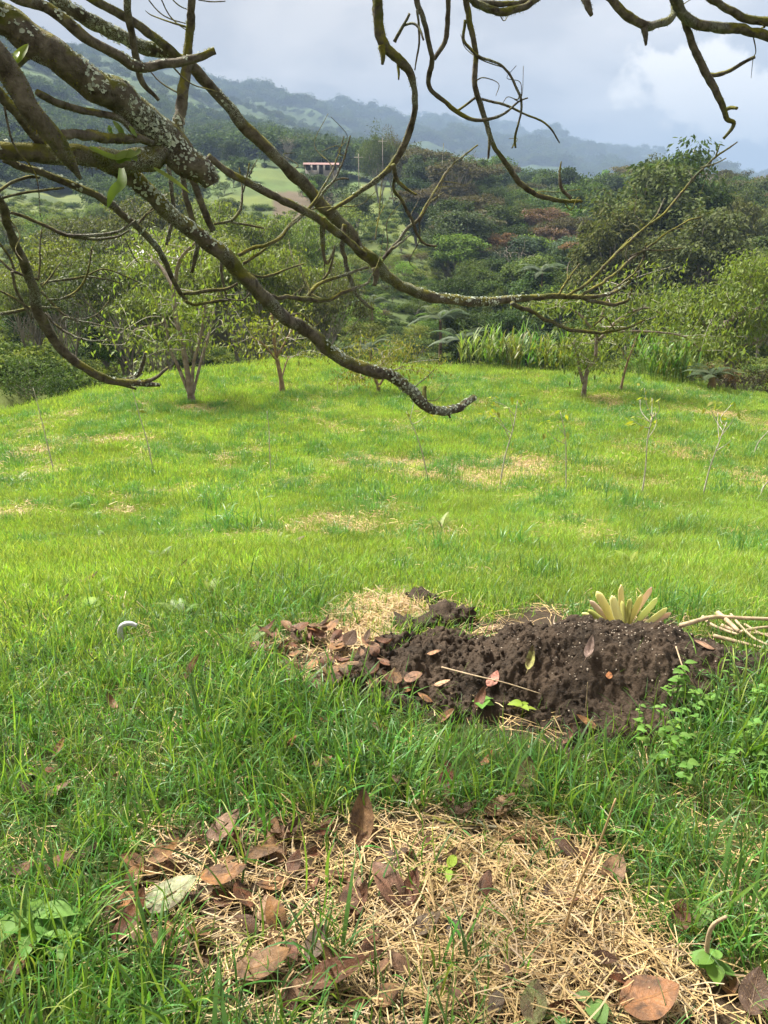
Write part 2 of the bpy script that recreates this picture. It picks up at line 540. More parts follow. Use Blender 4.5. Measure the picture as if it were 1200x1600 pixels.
# resample smoothly over azimuth and log distance
_ga = np.linspace(_az[0], _az[-1], 121)
_gd = np.linspace(math.log(TD[0]), math.log(TD[-1]), 241)
_tmp = np.array([np.interp(_ga, _az, _tz[:, j]) for j in range(len(TD))]).T
_gz = np.array([np.interp(_gd, np.log(TD), _tmp[i]) for i in range(121)])
_ke = np.hanning(13); _ke /= _ke.sum()
for i in range(121): _gz[i] = np.convolve(np.pad(_gz[i], 6, mode='edge'), _ke, 'valid')
_kf = np.hanning(17); _kf /= _kf.sum()
for j in range(241): _gz[:, j] = np.convolve(np.pad(_gz[:, j], 8, mode='edge'), _kf, 'valid')


def far_h(x, y):
    r = np.maximum(np.hypot(x, y), 1.0); a = np.arctan2(x, y)
    fa = np.clip((a - _ga[0]) / (_ga[1] - _ga[0]), 0, 119.999); fd = np.clip((np.log(r) - _gd[0]) / (_gd[1] - _gd[0]), 0, 239.999)
    i = fa.astype(int); j = fd.astype(int); fa = fa - i; fd = fd - j
    z = (_gz[i, j] * (1 - fa) + _gz[i + 1, j] * fa) * (1 - fd) + (_gz[i, j + 1] * (1 - fa) + _gz[i + 1, j + 1] * fa) * fd
    amp = 0.012 * r * sst(60, 300, r)
    z = z + amp * (fbm(a * 22, np.log(r) * 9, 5, 4) - 0.5) * 2
    amp2 = 0.026 * r * sst(1100, 2600, r)
    z = z + amp2 * (fbm(a * 14, np.log(r) * 5, 15, 5) - 0.5) * 2
    return z


def crest_y(x):
    return np.interp(x, [-30, -14, -10.5, -7, -3, 3, 9, 13, 18, 30], [9, 16, 20, 23.5, 26, 26.5, 26, 24.5, 22, 15])


def H(x, y):
    x = np.asarray(x, float); y = np.asarray(y, float)
    z = np.interp(y, _yy, _zz)
    w = sst(13, 23, y)
    z = z + w * (0.52 * np.exp(-((x + 4.2) / 5.0) ** 2) - 0.18 + 0.12 * np.exp(-((x - 4) / 4) ** 2))
    z = z - 0.55 * sst(7, 15, x) * sst(10, 24, y)
    z = z - 0.034 * np.clip(-x - 7, 0, 40) ** 1.5 * sst(6, 18, y)
    z = z + 0.22 * (fbm(x * 0.5 + 3, y * 0.5, 21, 3) - 0.5) * sst(3, 8, y) + 0.05 * (fbm(x * 1.6, y * 1.6, 31, 3) - 0.5) * sst(0.5, 2, np.hypot(x, y))
    t = np.maximum(y - crest_y(x), 0)
    near = z - 0.025 * t ** 2
    front = sst(-2, 6, y - 0.25 * np.abs(x))
    far = far_h(x, y)
    wf = sst(4, 14, y - crest_y(x)) * front
    return near * (1 - wf) + far * wf


_DD = np.concatenate([np.exp(np.linspace(math.log(0.5), math.log(8), 400)), np.exp(np.linspace(math.log(8.02), math.log(400), 500))])


def ray_ground(u, v, hf=None):
    """first hit of a pixel ray with the terrain (or with another height function)"""
    q = px_dir(u, v); hf = hf or H
    gap = CAMZ + q[2] * _DD - hf(q[0] * _DD, _DD)
    k = int(np.argmax(gap < 0)) if (gap < 0).any() else len(_DD) - 1
    a, b_ = gap[max(k - 1, 0)], gap[k]
    d = _DD[k] if k == 0 else _DD[k - 1] + (_DD[k] - _DD[k - 1]) * a / (a - b_ + 1e-12)
    return np.array([q[0] * d, d, CAMZ + q[2] * d])


STRAW = [(215, 1330), (330, 1285), (520, 1275), (650, 1268), (770, 1262), (900, 1300), (950, 1385), (1000, 1430), (1090, 1510), (1230, 1560), (1230, 1660), (430, 1660), (340, 1540), (210, 1490), (160, 1410)]
STRAW_BACK = [(525, 945), (600, 915), (665, 930), (655, 985), (600, 1012), (520, 1025), (470, 1010)]
LITTER = [(392, 1008), (480, 985), (600, 1015), (650, 1075), (570, 1098), (440, 1072)]
SOIL = [(600, 1062), (640, 1018), (720, 975), (820, 955), (1000, 960), (1135, 1000), (1145, 1040), (1060, 1105), (965, 1170), (870, 1170), (790, 1135), (620, 1110)]
CLODS = [(640, 965), (700, 935), (735, 960), (720, 985), (650, 985)]


def dryness(x, y):
    """how dead and straw-coloured the mown field is"""
    n = fbm(x * 0.62 + 11, y * 0.34 + 5, 77, 4)
    d = 0.75 * sst(0.66, 0.76, n) * sst(3.6, 5.5, y)
    n2 = fbm(x * 1.7, y * 1.0, 79, 3)
    d = np.maximum(d, sst(0.515, 0.64, n2) * sst(4.0, 7, y) * 0.9 * sst(.38, .54, n))
    left = 0.9 * sst(0.50, 0.62, n2) * np.exp(-((x + 8.5) / 3) ** 2) * np.exp(-((y - 15) / 4.0) ** 2)
    return np.clip(np.maximum(d, left), 0, 1)


def zone(x, y):
    """pixel-polygon zones of the foreground evaluated for ground points"""
    z = H(x, y)
    u, v, f = to_px(np.stack([x, y, z], -1))
    ju = (fbm(x * 9, y * 9, 3, 3) - 0.5) * 60; jv = (fbm(x * 9 + 50, y * 9, 4, 3) - 0.5) * 60
    uu = u + ju; vv = v + jv
    return u, v, in_poly(uu, vv, STRAW), in_poly(uu, vv, STRAW_BACK), in_poly(uu, vv, LITTER), in_poly(uu, vv, SOIL), in_poly(uu, vv, CLODS)


def ring_mesh(r0, r1, nr, na, a0=-math.pi, a1=math.pi, zoff=0.0):
    rr = np.exp(np.linspace(math.log(r0), math.log(r1), nr))
    aa = np.linspace(a0, a1, na)
    Rr, A = np.meshgrid(rr, aa, indexing='ij')
    x = Rr * np.sin(A); y = Rr * np.cos(A)
    V = np.stack([x, y, H(x, y) + zoff], -1).reshape(-1, 3)
    i = np.arange(nr - 1)[:, None] * na; j = np.arange(na - 1)[None]
    Q = np.stack([i + j, i + na + j, i + na + j + 1, i + j + 1], -1).reshape(-1, 4)
    return V, Q


fine = 0.62
V1, Q1 = ring_mesh(0.35, 320, 330, 300, -fine, fine)
V2, Q2 = ring_mesh(0.35, 320, 90, 110, fine, 2 * math.pi - fine)
V = np.vstack([V1, V2]); Q = np.vstack([Q1, Q2 + len(V1)])
x, y = V[:, 0], V[:, 1]
u, v, zs, zb, zl, zo, zc = zone(x, y)
dry = dryness(x, y)
nz_ = fbm(x * 0.05, y * 0.05, 41, 4)[:, None]
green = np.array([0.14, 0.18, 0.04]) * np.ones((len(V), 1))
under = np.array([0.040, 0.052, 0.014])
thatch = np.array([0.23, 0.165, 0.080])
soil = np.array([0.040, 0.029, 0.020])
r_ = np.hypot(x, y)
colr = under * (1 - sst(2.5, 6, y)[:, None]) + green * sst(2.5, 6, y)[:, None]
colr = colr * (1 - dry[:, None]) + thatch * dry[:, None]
for msk, cc in ((zs, np.array([0.055, 0.038, 0.023])), (zb, thatch * 0.8), (zl, np.array([0.06, 0.04, 0.026])), (zo, soil), (zc, soil)):
    colr[msk] = cc
# beyond the crest: scrubby slopes, meadow patches, terraces
past = (sst(0, 8, y - crest_y(x)) * (y > 5))[:, None]
scrub = np.array([0.045, 0.068, 0.018]) * (1 - sst(0.45, 0.6, nz_)) + np.array([0.085, 0.11, 0.024]) * sst(0.45, 0.6, nz_)
colr = colr * (1 - past) + scrub * past
mead = (sst(200, 235, r_) * sst(215, 290, u) * (u < 560) * (0.45 + 0.55 * sst(.42, .5, fbm(x / 14, y / 14, 43, 3))))[:, None]
colr = colr * (1 - mead) + np.array([0.060, 0.098, 0.025]) * mead
terr = (((u > 425) & (u < 520) & (v > 300) & (v < 352) & (r_ > 60))[:, None])
colr = np.where(terr, np.array([0.075, 0.058, 0.036]) * (0.7 + 0.6 * vn(r_ * 0.45, x * 0.02, 9))[:, None], colr)
path = ((u > 330) & (u < 372) & (v > 488) & (v < 535) & (r_ > 40))[:, None]
colr = np.where(path, np.array([0.34, 0.23, 0.13]), colr)
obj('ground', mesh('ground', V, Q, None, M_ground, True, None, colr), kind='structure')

M_hills = hill_mat('hill_cover', ((0.032, 0.052, 0.016), (0.055, 0.090, 0.024), (0.022, 0.038, 0.012)))
Vh, Qh = ring_mesh(318, 1900, 90, 220, -0.75, 0.75, -0.6)
obj('hills', mesh('hills', Vh, Qh, None, M_hills, True), kind='structure')
M_mount = hill_mat('mountain_forest', ((0.018, 0.032, 0.013), (0.040, 0.062, 0.02), (0.014, 0.024, 0.010)))
Vm, Qm = ring_mesh(1880, 8000, 70, 420, -0.75, 0.75, -3)
obj('mountains', mesh('mountains', Vm, Qm, None, M_mount, True), kind='structure')


# ------------------------------------------------------------------ scatter (uncountable cover only)
def scatter(name, protos, P, rot, scl, pid, label, cat):
    me = mesh(name, P)
    for nm, typ, data in (('rot', 'FLOAT_VECTOR', rot), ('scl', 'FLOAT', scl), ('pid', 'INT', pid)):
        a = me.attributes.new(nm, typ, 'POINT')
        a.data.foreach_set('vector' if typ == 'FLOAT_VECTOR' else 'value', np.ascontiguousarray(data, np.int32 if typ == 'INT' else np.float32).ravel())
    col = bpy.data.collections.new(name + '_sources')
    for k, pm in enumerate(protos):
        po = bpy.data.objects.new('%s_source_%02d' % (name, k), pm); col.objects.link(po)
    ng = bpy.data.node_groups.new(name, 'GeometryNodeTree')
    ng.interface.new_socket('Geometry', in_out='INPUT', socket_type='NodeSocketGeometry')
    ng.interface.new_socket('Geometry', in_out='OUTPUT', socket_type='NodeSocketGeometry')
    N = ng.nodes; L = ng.links
    gi = N.new('NodeGroupInput'); go = N.new('NodeGroupOutput')
    ci = N.new('GeometryNodeCollectionInfo'); ci.inputs['Collection'].default_value = col
    ci.inputs['Separate Children'].default_value = True; ci.inputs['Reset Children'].default_value = True
    ip = N.new('GeometryNodeInstanceOnPoints'); ip.inputs['Pick Instance'].default_value = True
    L.new(gi.outputs[0], ip.inputs['Points']); L.new(ci.outputs[0], ip.inputs['Instance'])
    for nm, typ, sk in (('rot', 'FLOAT_VECTOR', 'Rotation'), ('scl', 'FLOAT', 'Scale'), ('pid', 'INT', 'Instance Index')):
        na = N.new('GeometryNodeInputNamedAttribute'); na.data_type = typ; na.inputs['Name'].default_value = nm
        L.new(na.outputs['Attribute'], ip.inputs[sk])
    L.new(ip.outputs[0], go.inputs[0])
    o = obj(name, me, label=label, cat=cat, kind='stuff')
    md = o.modifiers.new('scatter', 'NODES'); md.node_group = ng
    return o


def tuft_mesh(name, g, n, lmin, lmax, wid, spread, bend, m, seg=4, lean=0.5):
    b = MB()
    for _ in range(n):
        L = g.uniform(lmin, lmax); a = g.uniform(0, 2 * math.pi); bd = bend * g.uniform(0.4, 1.5); ln = g.normal(0, lean * .5) + 0.15
        bx, by = g.normal(0, spread, 2)
        s = np.linspace(0, 1, seg + 1)
        th = ln + bd * s ** 1.4
        ds = L / seg
        hx = np.concatenate([[0], np.cumsum(np.sin(th[:-1]) * ds)]); hz = np.concatenate([[0], np.cumsum(np.cos(th[:-1]) * ds)])
        w = wid * g.uniform(0.6, 1.3) * (1 - s ** 2.2) * (0.55 + 0.9 * np.minimum(s * 3, 1) * 0.5)
        tw = g.normal(0, 0.5) + s * g.normal(0, 0.7)
        ca, sa = math.cos(a), math.sin(a)
        cx = bx + hx * ca; cy = by + hx * sa
        pxx, pyy = -sa, ca
        ox = np.cos(tw) * pxx; oy = np.cos(tw) * pyy; oz = np.sin(tw)
        Lf = np.stack([cx - ox * w, cy - oy * w, hz - oz * w], -1); Rt = np.stack([cx + ox * w, cy + oy * w, hz + oz * w], -1)
        Vv = np.empty(((seg + 1) * 2, 3)); Vv[0::2] = Lf; Vv[1::2] = Rt
        i = np.arange(seg) * 2
        b.add(Vv, np.stack([i, i + 1, i + 3, i + 2], -1))
    return b.me(name, m, True)


g = np.random.default_rng(11)
long_t = [tuft_mesh('long_grass', g, 9, 0.06, 0.19, 0.0027, 0.026, 1.7, (M_grass, M_grass_blue, M_grass, M_grass_pale, M_grass, M_grass_blue, M_grass)[_], 6, .8) for _ in range(7)] + [tuft_mesh('broad_grass', g, 4, 0.14, 0.30, 0.0042, 0.02, 1.3, M_grass, 7, .6) for _ in range(2)]
mid_t = [tuft_mesh('mid_grass', g, 14, 0.03, 0.085, 0.0021, 0.035, 0.9, M_grass_mid2 if _ % 3 == 0 else M_grass_mid, 3) for _ in range(6)]
far_t = [tuft_mesh('far_grass', g, 46, 0.025, 0.075, 0.0040, 0.13, 0.8, M_grass_mid2 if _ % 3 == 0 else M_grass_mid, 2) for _ in range(6)]


def frustum_points(n, d0, d1, g, pad=60, power=1.0):
    """random ground points in and around the view (1.5 m beyond its sides), uniform per ground area"""
    out_ = []
    while sum(len(a) for a in out_) < n:
        m_ = n * 2
        d = g.uniform(d0, d1, m_)
        w = 0.54 * d1 + 1.6
        x = g.uniform(-1, 1, m_) * w
        z = H(x, d)
        u, v, f = to_px(np.stack([x, d, z], -1))
        ok = np.abs(x) < 0.53 * d + 1.5
        out_.append(np.stack([x, d, z], -1)[ok])
    return np.vstack(out_)[:n]


def tilt_rot(n, g, t=0.18):
    return np.stack([g.normal(0, t, n), g.normal(0, t, n), g.uniform(0, 6.283, n)], -1)


# long wet grass close to the camera
P = frustum_points(28000, 0.5, 5.2, g)
u, v, zs, zb, zl, zo, zc = zone(P[:, 0], P[:, 1])
n_ = fbm(P[:, 0] * 2.2, P[:, 1] * 2.2, 60, 3)
keep = sst(0.28, 0.5, n_ + 0.16) * (1 - 0.88 * sst(3.0, 4.4, P[:, 1]))
keep = np.where(zs, 0.07 * sst(.3, .6, n_) + .03, keep)
keep = np.where(zo | zc, 0.02, keep); keep = np.where(zl, 0.03, keep); keep = np.where(zb, 0.05, keep)
tall_patch = np.exp(-(((u - 440) / 120) ** 2 + ((v - 945) / 50) ** 2))
right_patch = np.exp(-(((u - 1120) / 130) ** 2 + ((v - 1180) / 110) ** 2))
soil_front = np.exp(-(((u - 680) / 70) ** 2 + ((v - 1000) / 28) ** 2))
keep = np.maximum(keep, tall_patch * 0.95); keep = np.maximum(keep, right_patch); keep = np.maximum(keep, 0.8 * soil_front)
sc = (0.42 + 0.85 * n_) * (1 - 0.45 * sst(2.2, 3.6, P[:, 1])) * (1 + 0.55 * tall_patch + 0.55 * right_patch)
sc = sc * (1 - .5 * np.exp(-(((u - 760) / 170) ** 2 + ((v - 1150) / 55) ** 2)))
sel = g.uniform(0, 1, len(P)) < keep
P = P[sel]; sc = sc[sel] * g.uniform(0.7, 1.25, sel.sum())
scatter('long_grass', long_t, P, tilt_rot(len(P), g), sc, g.integers(0, len(long_t), len(P)), 'long wet green grass covering the shaded foreground', 'grass')

# short mown grass of the lit field
P = frustum_points(66000, 2.3, 9.5, g)
u, v, zs, zb, zl, zo, zc = zone(P[:, 0], P[:, 1])
dr = dryness(P[:, 0], P[:, 1])
keep = (1 - 0.85 * dr) * (0.25 + 0.75 * sst(2.6, 3.6, P[:, 1])); keep[zo | zc | zl] = 0.0; keep[zb] *= 0.1
sel = g.uniform(0, 1, len(P)) < keep
P = P[sel]
sc = (0.65 + 0.9 * fbm(P[:, 0] * 1.1, P[:, 1] * 1.1, 65, 3)) * g.uniform(0.7, 1.2, len(P))
scatter('mown_grass', mid_t, P, tilt_rot(len(P), g, 0.25), sc, g.integers(0, len(mid_t), len(P)), 'short yellow-green mown grass in the near field', 'grass')

P = frustum_points(58000, 8.5, 31, g)
keepf = (P[:, 1] < crest_y(P[:, 0]) + 3.0)
dr = dryness(P[:, 0], P[:, 1])
keepf &= g.uniform(0, 1, len(P)) < (1 - 0.8 * dr)
P = P[keepf]
sc = (0.7 + 1.1 * fbm(P[:, 0] * 0.8, P[:, 1] * 0.8, 66, 3)) * g.uniform(0.7, 1.25, len(P)) * (0.9 + 0.3 * sst(12, 25, P[:, 1]))
scatter('hill_grass', far_t, P, tilt_rot(len(P), g, 0.15), sc, g.integers(0, len(far_t), len(P)), 'short grass over the low rounded rise of the field', 'grass')


# straw: dry flat stems
def straw_mesh(name, g, n, lmin, lmax, wid, spread):
    b = MB()
    for _ in range(n):
        L = g.uniform(lmin, lmax); a = g.normal(0, 0.6) + (math.pi / 2 if g.random() < 0.2 else 0)
        x0, y0 = g.normal(0, spread, 2); z0 = abs(g.normal(0.006, 0.008))
        s = np.linspace(-0.5, 0.5, 5); c = g.normal(0, 0.5)
        th = a + c * s * 2
        xs = x0 + np.cumsum(np.cos(th)) * L / 5 - L / 2 * math.cos(a); ys = y0 + np.cumsum(np.sin(th)) * L / 5 - L / 2 * math.sin(a)
        zs_ = z0 + s * L * g.normal(0, 0.16) - 0.02 * (s * 2) ** 2 * L
        w = wid * g.uniform(0.5, 1.6); tw = g.normal(0, 0.5)
        ox = -np.sin(th) * w * math.cos(tw); oy = np.cos(th) * w * math.cos(tw); oz = np.full(5, w * math.sin(tw))
        Vv = np.empty((10, 3)); Vv[0::2] = np.stack([xs - ox, ys - oy, zs_ - oz], -1); Vv[1::2] = np.stack([xs + ox, ys + oy, zs_ + oz], -1)
        i = np.arange(4) * 2
        b.add(Vv, np.stack([i, i + 1, i + 3, i + 2], -1))
    return b.me(name, M_straw_grey if g.random() < .3 else M_straw, True)


straw_t = [straw_mesh('straw', g, 6, 0.06, 0.27, 0.0013, 0.03) for _ in range(8)]
straw_f = [straw_mesh('straw', g, 46, 0.03, 0.11, 0.0016, 0.10) for _ in range(4)]
P = frustum_points(45000, 0.6, 3.4, g)
u, v, zs, zb, zl, zo, zc = zone(P[:, 0], P[:, 1])
core = np.exp(-(((u - 800) / 300) ** 2 + ((v - 1450) / 130) ** 2))
keep = np.where(zs, 0.11 + 0.62 * core, 0.03); keep = np.where(zb, 0.75, keep); keep = np.where(zl, 0.16, keep); keep = np.where(zo, np.where(u < 800, .11, .03), keep)
sel = g.uniform(0, 1, len(P)) < keep
P = P[sel]; P[:, 2] += np.abs(g.normal(0, 0.012, len(P))) * (0.3 + core[sel])
rot = np.stack([g.normal(0, 0.10, len(P)), g.normal(0, 0.10, len(P)), g.normal(0.25, 0.8, len(P))], -1)
scatter('straw_mulch', straw_t, P, rot, g.uniform(0.6, 1.15, len(P)), g.integers(0, 8, len(P)), 'dry golden straw mulch spread in the foreground', 'straw')
P = frustum_points(67000, 3.4, 28, g)
keepf = (P[:, 1] < crest_y(P[:, 0])) & (g.uniform(0, 1, len(P)) < dryness(P[:, 0], P[:, 1]) * np.interp(P[:, 1], [3, 10, 28], [0.38, 0.30, 0.22]) + 0.006)
P = P[keepf]; P[:, 2] += 0.008
scatter('field_thatch', straw_f, P, np.stack([g.normal(0, .08, len(P)), g.normal(0, .08, len(P)), g.normal(0, 1.2, len(P))], -1), g.uniform(0.7, 1.2, len(P)) * np.interp(P[:, 1], [4, 15], [.8, 1.7]), g.integers(0, 4, len(P)), 'dry cut grass lying in brown patches on the field', 'dry grass')

# ------------------------------------------------------------------ trees
def puff_tree(g, h, crown_c, crown_r, puffs, leaf_n, leaf_l, puff_r, trunk_h, trunk_r, flat=0.6, shell=0.75, droop=0.25, aspect=0.45, tilt=0.9, multi=1, lean=0.0, limb_sides=5, low=-0.6, bare=False):
    """trunk+limbs and a crown of leaf clumps; returns (trunk MB, crown V, F)"""
    tb = MB()
    top = np.array([lean * h * .5, 0, trunk_h])
    tips = []
    stems = []
    for k in range(multi):
        a = 2 * math.pi * k / max(multi, 1) + g.uniform(0, 1)
        e = top + (np.array([math.cos(a), math.sin(a), 0]) * h * 0.13 * (multi > 1)) + g.normal(0, 0.02 * h, 3) * (1, 1, .5)
        pts = catmull([np.array([0, 0, -0.15 * trunk_r * 6]), np.array([0, 0, 0.02 * h]) + g.normal(0, .004 * h, 3), e * 0.5 + g.normal(0, 0.018 * h, 3), e], 5)
        rr = np.interp(np.linspace(0, 1, len(pts)), [0, 0.08, 0.2, 1], [1.5, 1.15, 0.95, 0.62]) * trunk_r / (multi ** 0.4)
        tb.tube(pts, rr, 8, 0.12, int(g.integers(99)))
        stems.append((pts, rr))
    V = []; O = []
    for k in range(puffs):
        d = g.normal(size=3); d /= np.linalg.norm(d)
        if d[2] < low: d[2] = -d[2] * .6
        rad = shell + (1 - shell) * g.uniform(-1, 1)
        c = np.array(crown_c) + d * np.array(crown_r) * rad * g.uniform(0.75, 1.08)
        pts_s, rr_s = stems[int(g.integers(len(stems)))]
        i0 = int(g.integers(len(pts_s) // 2, len(pts_s)))
        p0 = pts_s[i0]
        mid = p0 * .5 + c * .5 + np.array([0, 0, 0.05 * h]) * g.uniform(-0.4, 1) + g.normal(0, 0.02 * h, 3)
        if k % 2 == 0 or puffs < 30 or bare:
            lp = catmull([p0, mid, c], 4)
            tb.tube(lp, np.linspace(rr_s[i0] * 0.55, 0.0022 * h, len(lp)), limb_sides)
            if bare:
                for q in range(3):
                    m2 = lp[int(g.integers(3, len(lp)))]; e2 = m2 + g.normal(0, 0.06 * h, 3) + (0, 0, .03 * h)
                    tb.tube(catmull([m2, (m2 + e2) / 2 + g.normal(0, .01 * h, 3), e2], 3), np.linspace(.0035 * h, .001 * h, 7), 4)
        n = max(1, int(leaf_n * g.uniform(0.6, 1.4)))
        pr = puff_r * g.uniform(0.65, 1.4)
        dd = g.normal(size=(n, 3)); dd /= np.linalg.norm(dd, axis=1, keepdims=True)
        dd *= (g.uniform(0, 1, (n, 1)) ** 0.45) * pr
        dd[:, 2] *= flat
        V.append(c + dd); O.append(dd)
    pos = np.vstack(V); ow = np.vstack(O)
    LV, LF = leaves(pos, leaf_l * g.uniform(0.6, 1.3, len(pos)), g, tilt, aspect, droop, ow)
    return tb, LV, LF


def tree_proto(kind, seed):
    g = np.random.default_rng(seed)
    if kind == 'broad':
        return puff_tree(g, 1, (0, 0, .62), (.36, .36, .33), 46, 170, .030, .115, .42, .022, aspect=.65)
    if kind == 'dense':
        return puff_tree(g, 1, (0, 0, .56), (.38, .38, .42), 64, 150, .028, .105, .36, .024, low=-.9, aspect=.65)
    if kind == 'umbrella':
        return puff_tree(g, 1, (0, 0, .80), (.46, .46, .15), 44, 170, .026, .095, .55, .022, flat=.4, aspect=.6)
    if kind == 'eucalyptus':
        return puff_tree(g, 1, (0, 0, .60), (.23, .23, .40), 70, 170, .031, .09, .72, .016, flat=.85, droop=.9, aspect=.42, low=-.95)
    if kind == 'dome':
        return puff_tree(g, 1, (0, 0, .50), (.27, .27, .48), 90, 190, .030, .085, .6, .018, flat=.9, droop=.6, low=-.98, shell=.88)
    if kind == 'feathery':
        return puff_tree(g, 1, (0, 0, .62), (.26, .26, .38), 60, 150, .030, .075, .6, .012, flat=1.5, droop=.8, aspect=.2, multi=3)
    if kind == 'loose':
        return puff_tree(g, 1, (0, 0, .66), (.47, .47, .30), 80, 150, .024, .085, .40, .011, flat=.55, droop=.75, aspect=.42, shell=.7, multi=2, limb_sides=5)
    if kind == 'pale':
        return puff_tree(g, 1, (0, 0, .72), (.30, .30, .24), 26, 16, .024, .07, .5, .014, bare=True)
    if kind == 'shrub':
        return puff_tree(g, 1, (0, 0, .42), (.62, .62, .50), 34, 75, .052, .17, .2, .02, low=-.4)
    raise ValueError(kind)


TREES = {}
NPROTO = {'broad': 4, 'dense': 3, 'umbrella': 2, 'eucalyptus': 2, 'dome': 2, 'feathery': 2, 'loose': 4, 'pale': 2, 'shrub': 4}
for kk, (kind, n) in enumerate(NPROTO.items()):
    for k in range(n):
        tb, LV, LF = tree_proto(kind, 100 * kk + k + 3)
        TREES[kind, k] = (tb.me(kind + '_trunk', M_trunk_far), mesh(kind + '_crown', LV, LF, None, M_foliage_near if kind == 'loose' else M_foliage))
_ti = [0]


def plant(kind, x, y, h, wide=1.0, color=(0.05, 0.08, 0.02), label='', cat='tree', group=None, name=None, sink=0.0, k=None, bark=None):
    _ti[0] += 1
    k = (_ti[0] * 7 + 3) % NPROTO[kind] if k is None else k
    nm = name or ('shrub' if kind == 'shrub' else kind + '_tree')
    root = obj(nm, None, loc=(x, y, float(H(x, y)) - sink), rot=(0, 0, random.uniform(0, 6.28)), scale=(h * wide, h * wide, h), label=label, cat=cat, group=group)
    tm, cm = TREES[kind, k]
    obj('trunk', tm, root)
    obj('crown', cm, root, color=color)
    return root


def at_px(u, r):
    """ground point at horizontal distance r in the azimuth of column u (near the horizon row)"""
    q = px_dir(u, 420); a = math.atan2(q[0], 1)
    return r * math.sin(a), r * math.cos(a)


def plant_px(kind, u, v_top, r, hw, color, label, **kw):
    """a tree whose top reaches row v_top, standing at distance r"""
    x, y = at_px(u, r)
    q = px_dir(u, v_top); ztop = CAMZ + r * q[2] / math.hypot(q[0], 1)
    h = max(1.0, ztop - float(H(x, y)))
    return plant(kind, x, y, h / 1.0, hw, color, label, **kw)


DK = (0.036, 0.060, 0.018); MD = (0.056, 0.088, 0.026); YG = (0.105, 0.135, 0.032); OL = (0.076, 0.092, 0.032)
RU = (0.112, 0.074, 0.048); BR = (0.088, 0.080, 0.044); BG = (0.100, 0.170, 0.034); GY = (0.082, 0.098, 0.048); TEAL = (0.052, 0.078, 0.042)


def shade(c, s=0.2):
    f = 1 + random.uniform(-s, s)
    return (c[0] * f * random.uniform(.9, 1.12), c[1] * f, c[2] * f * random.uniform(.85, 1.15))


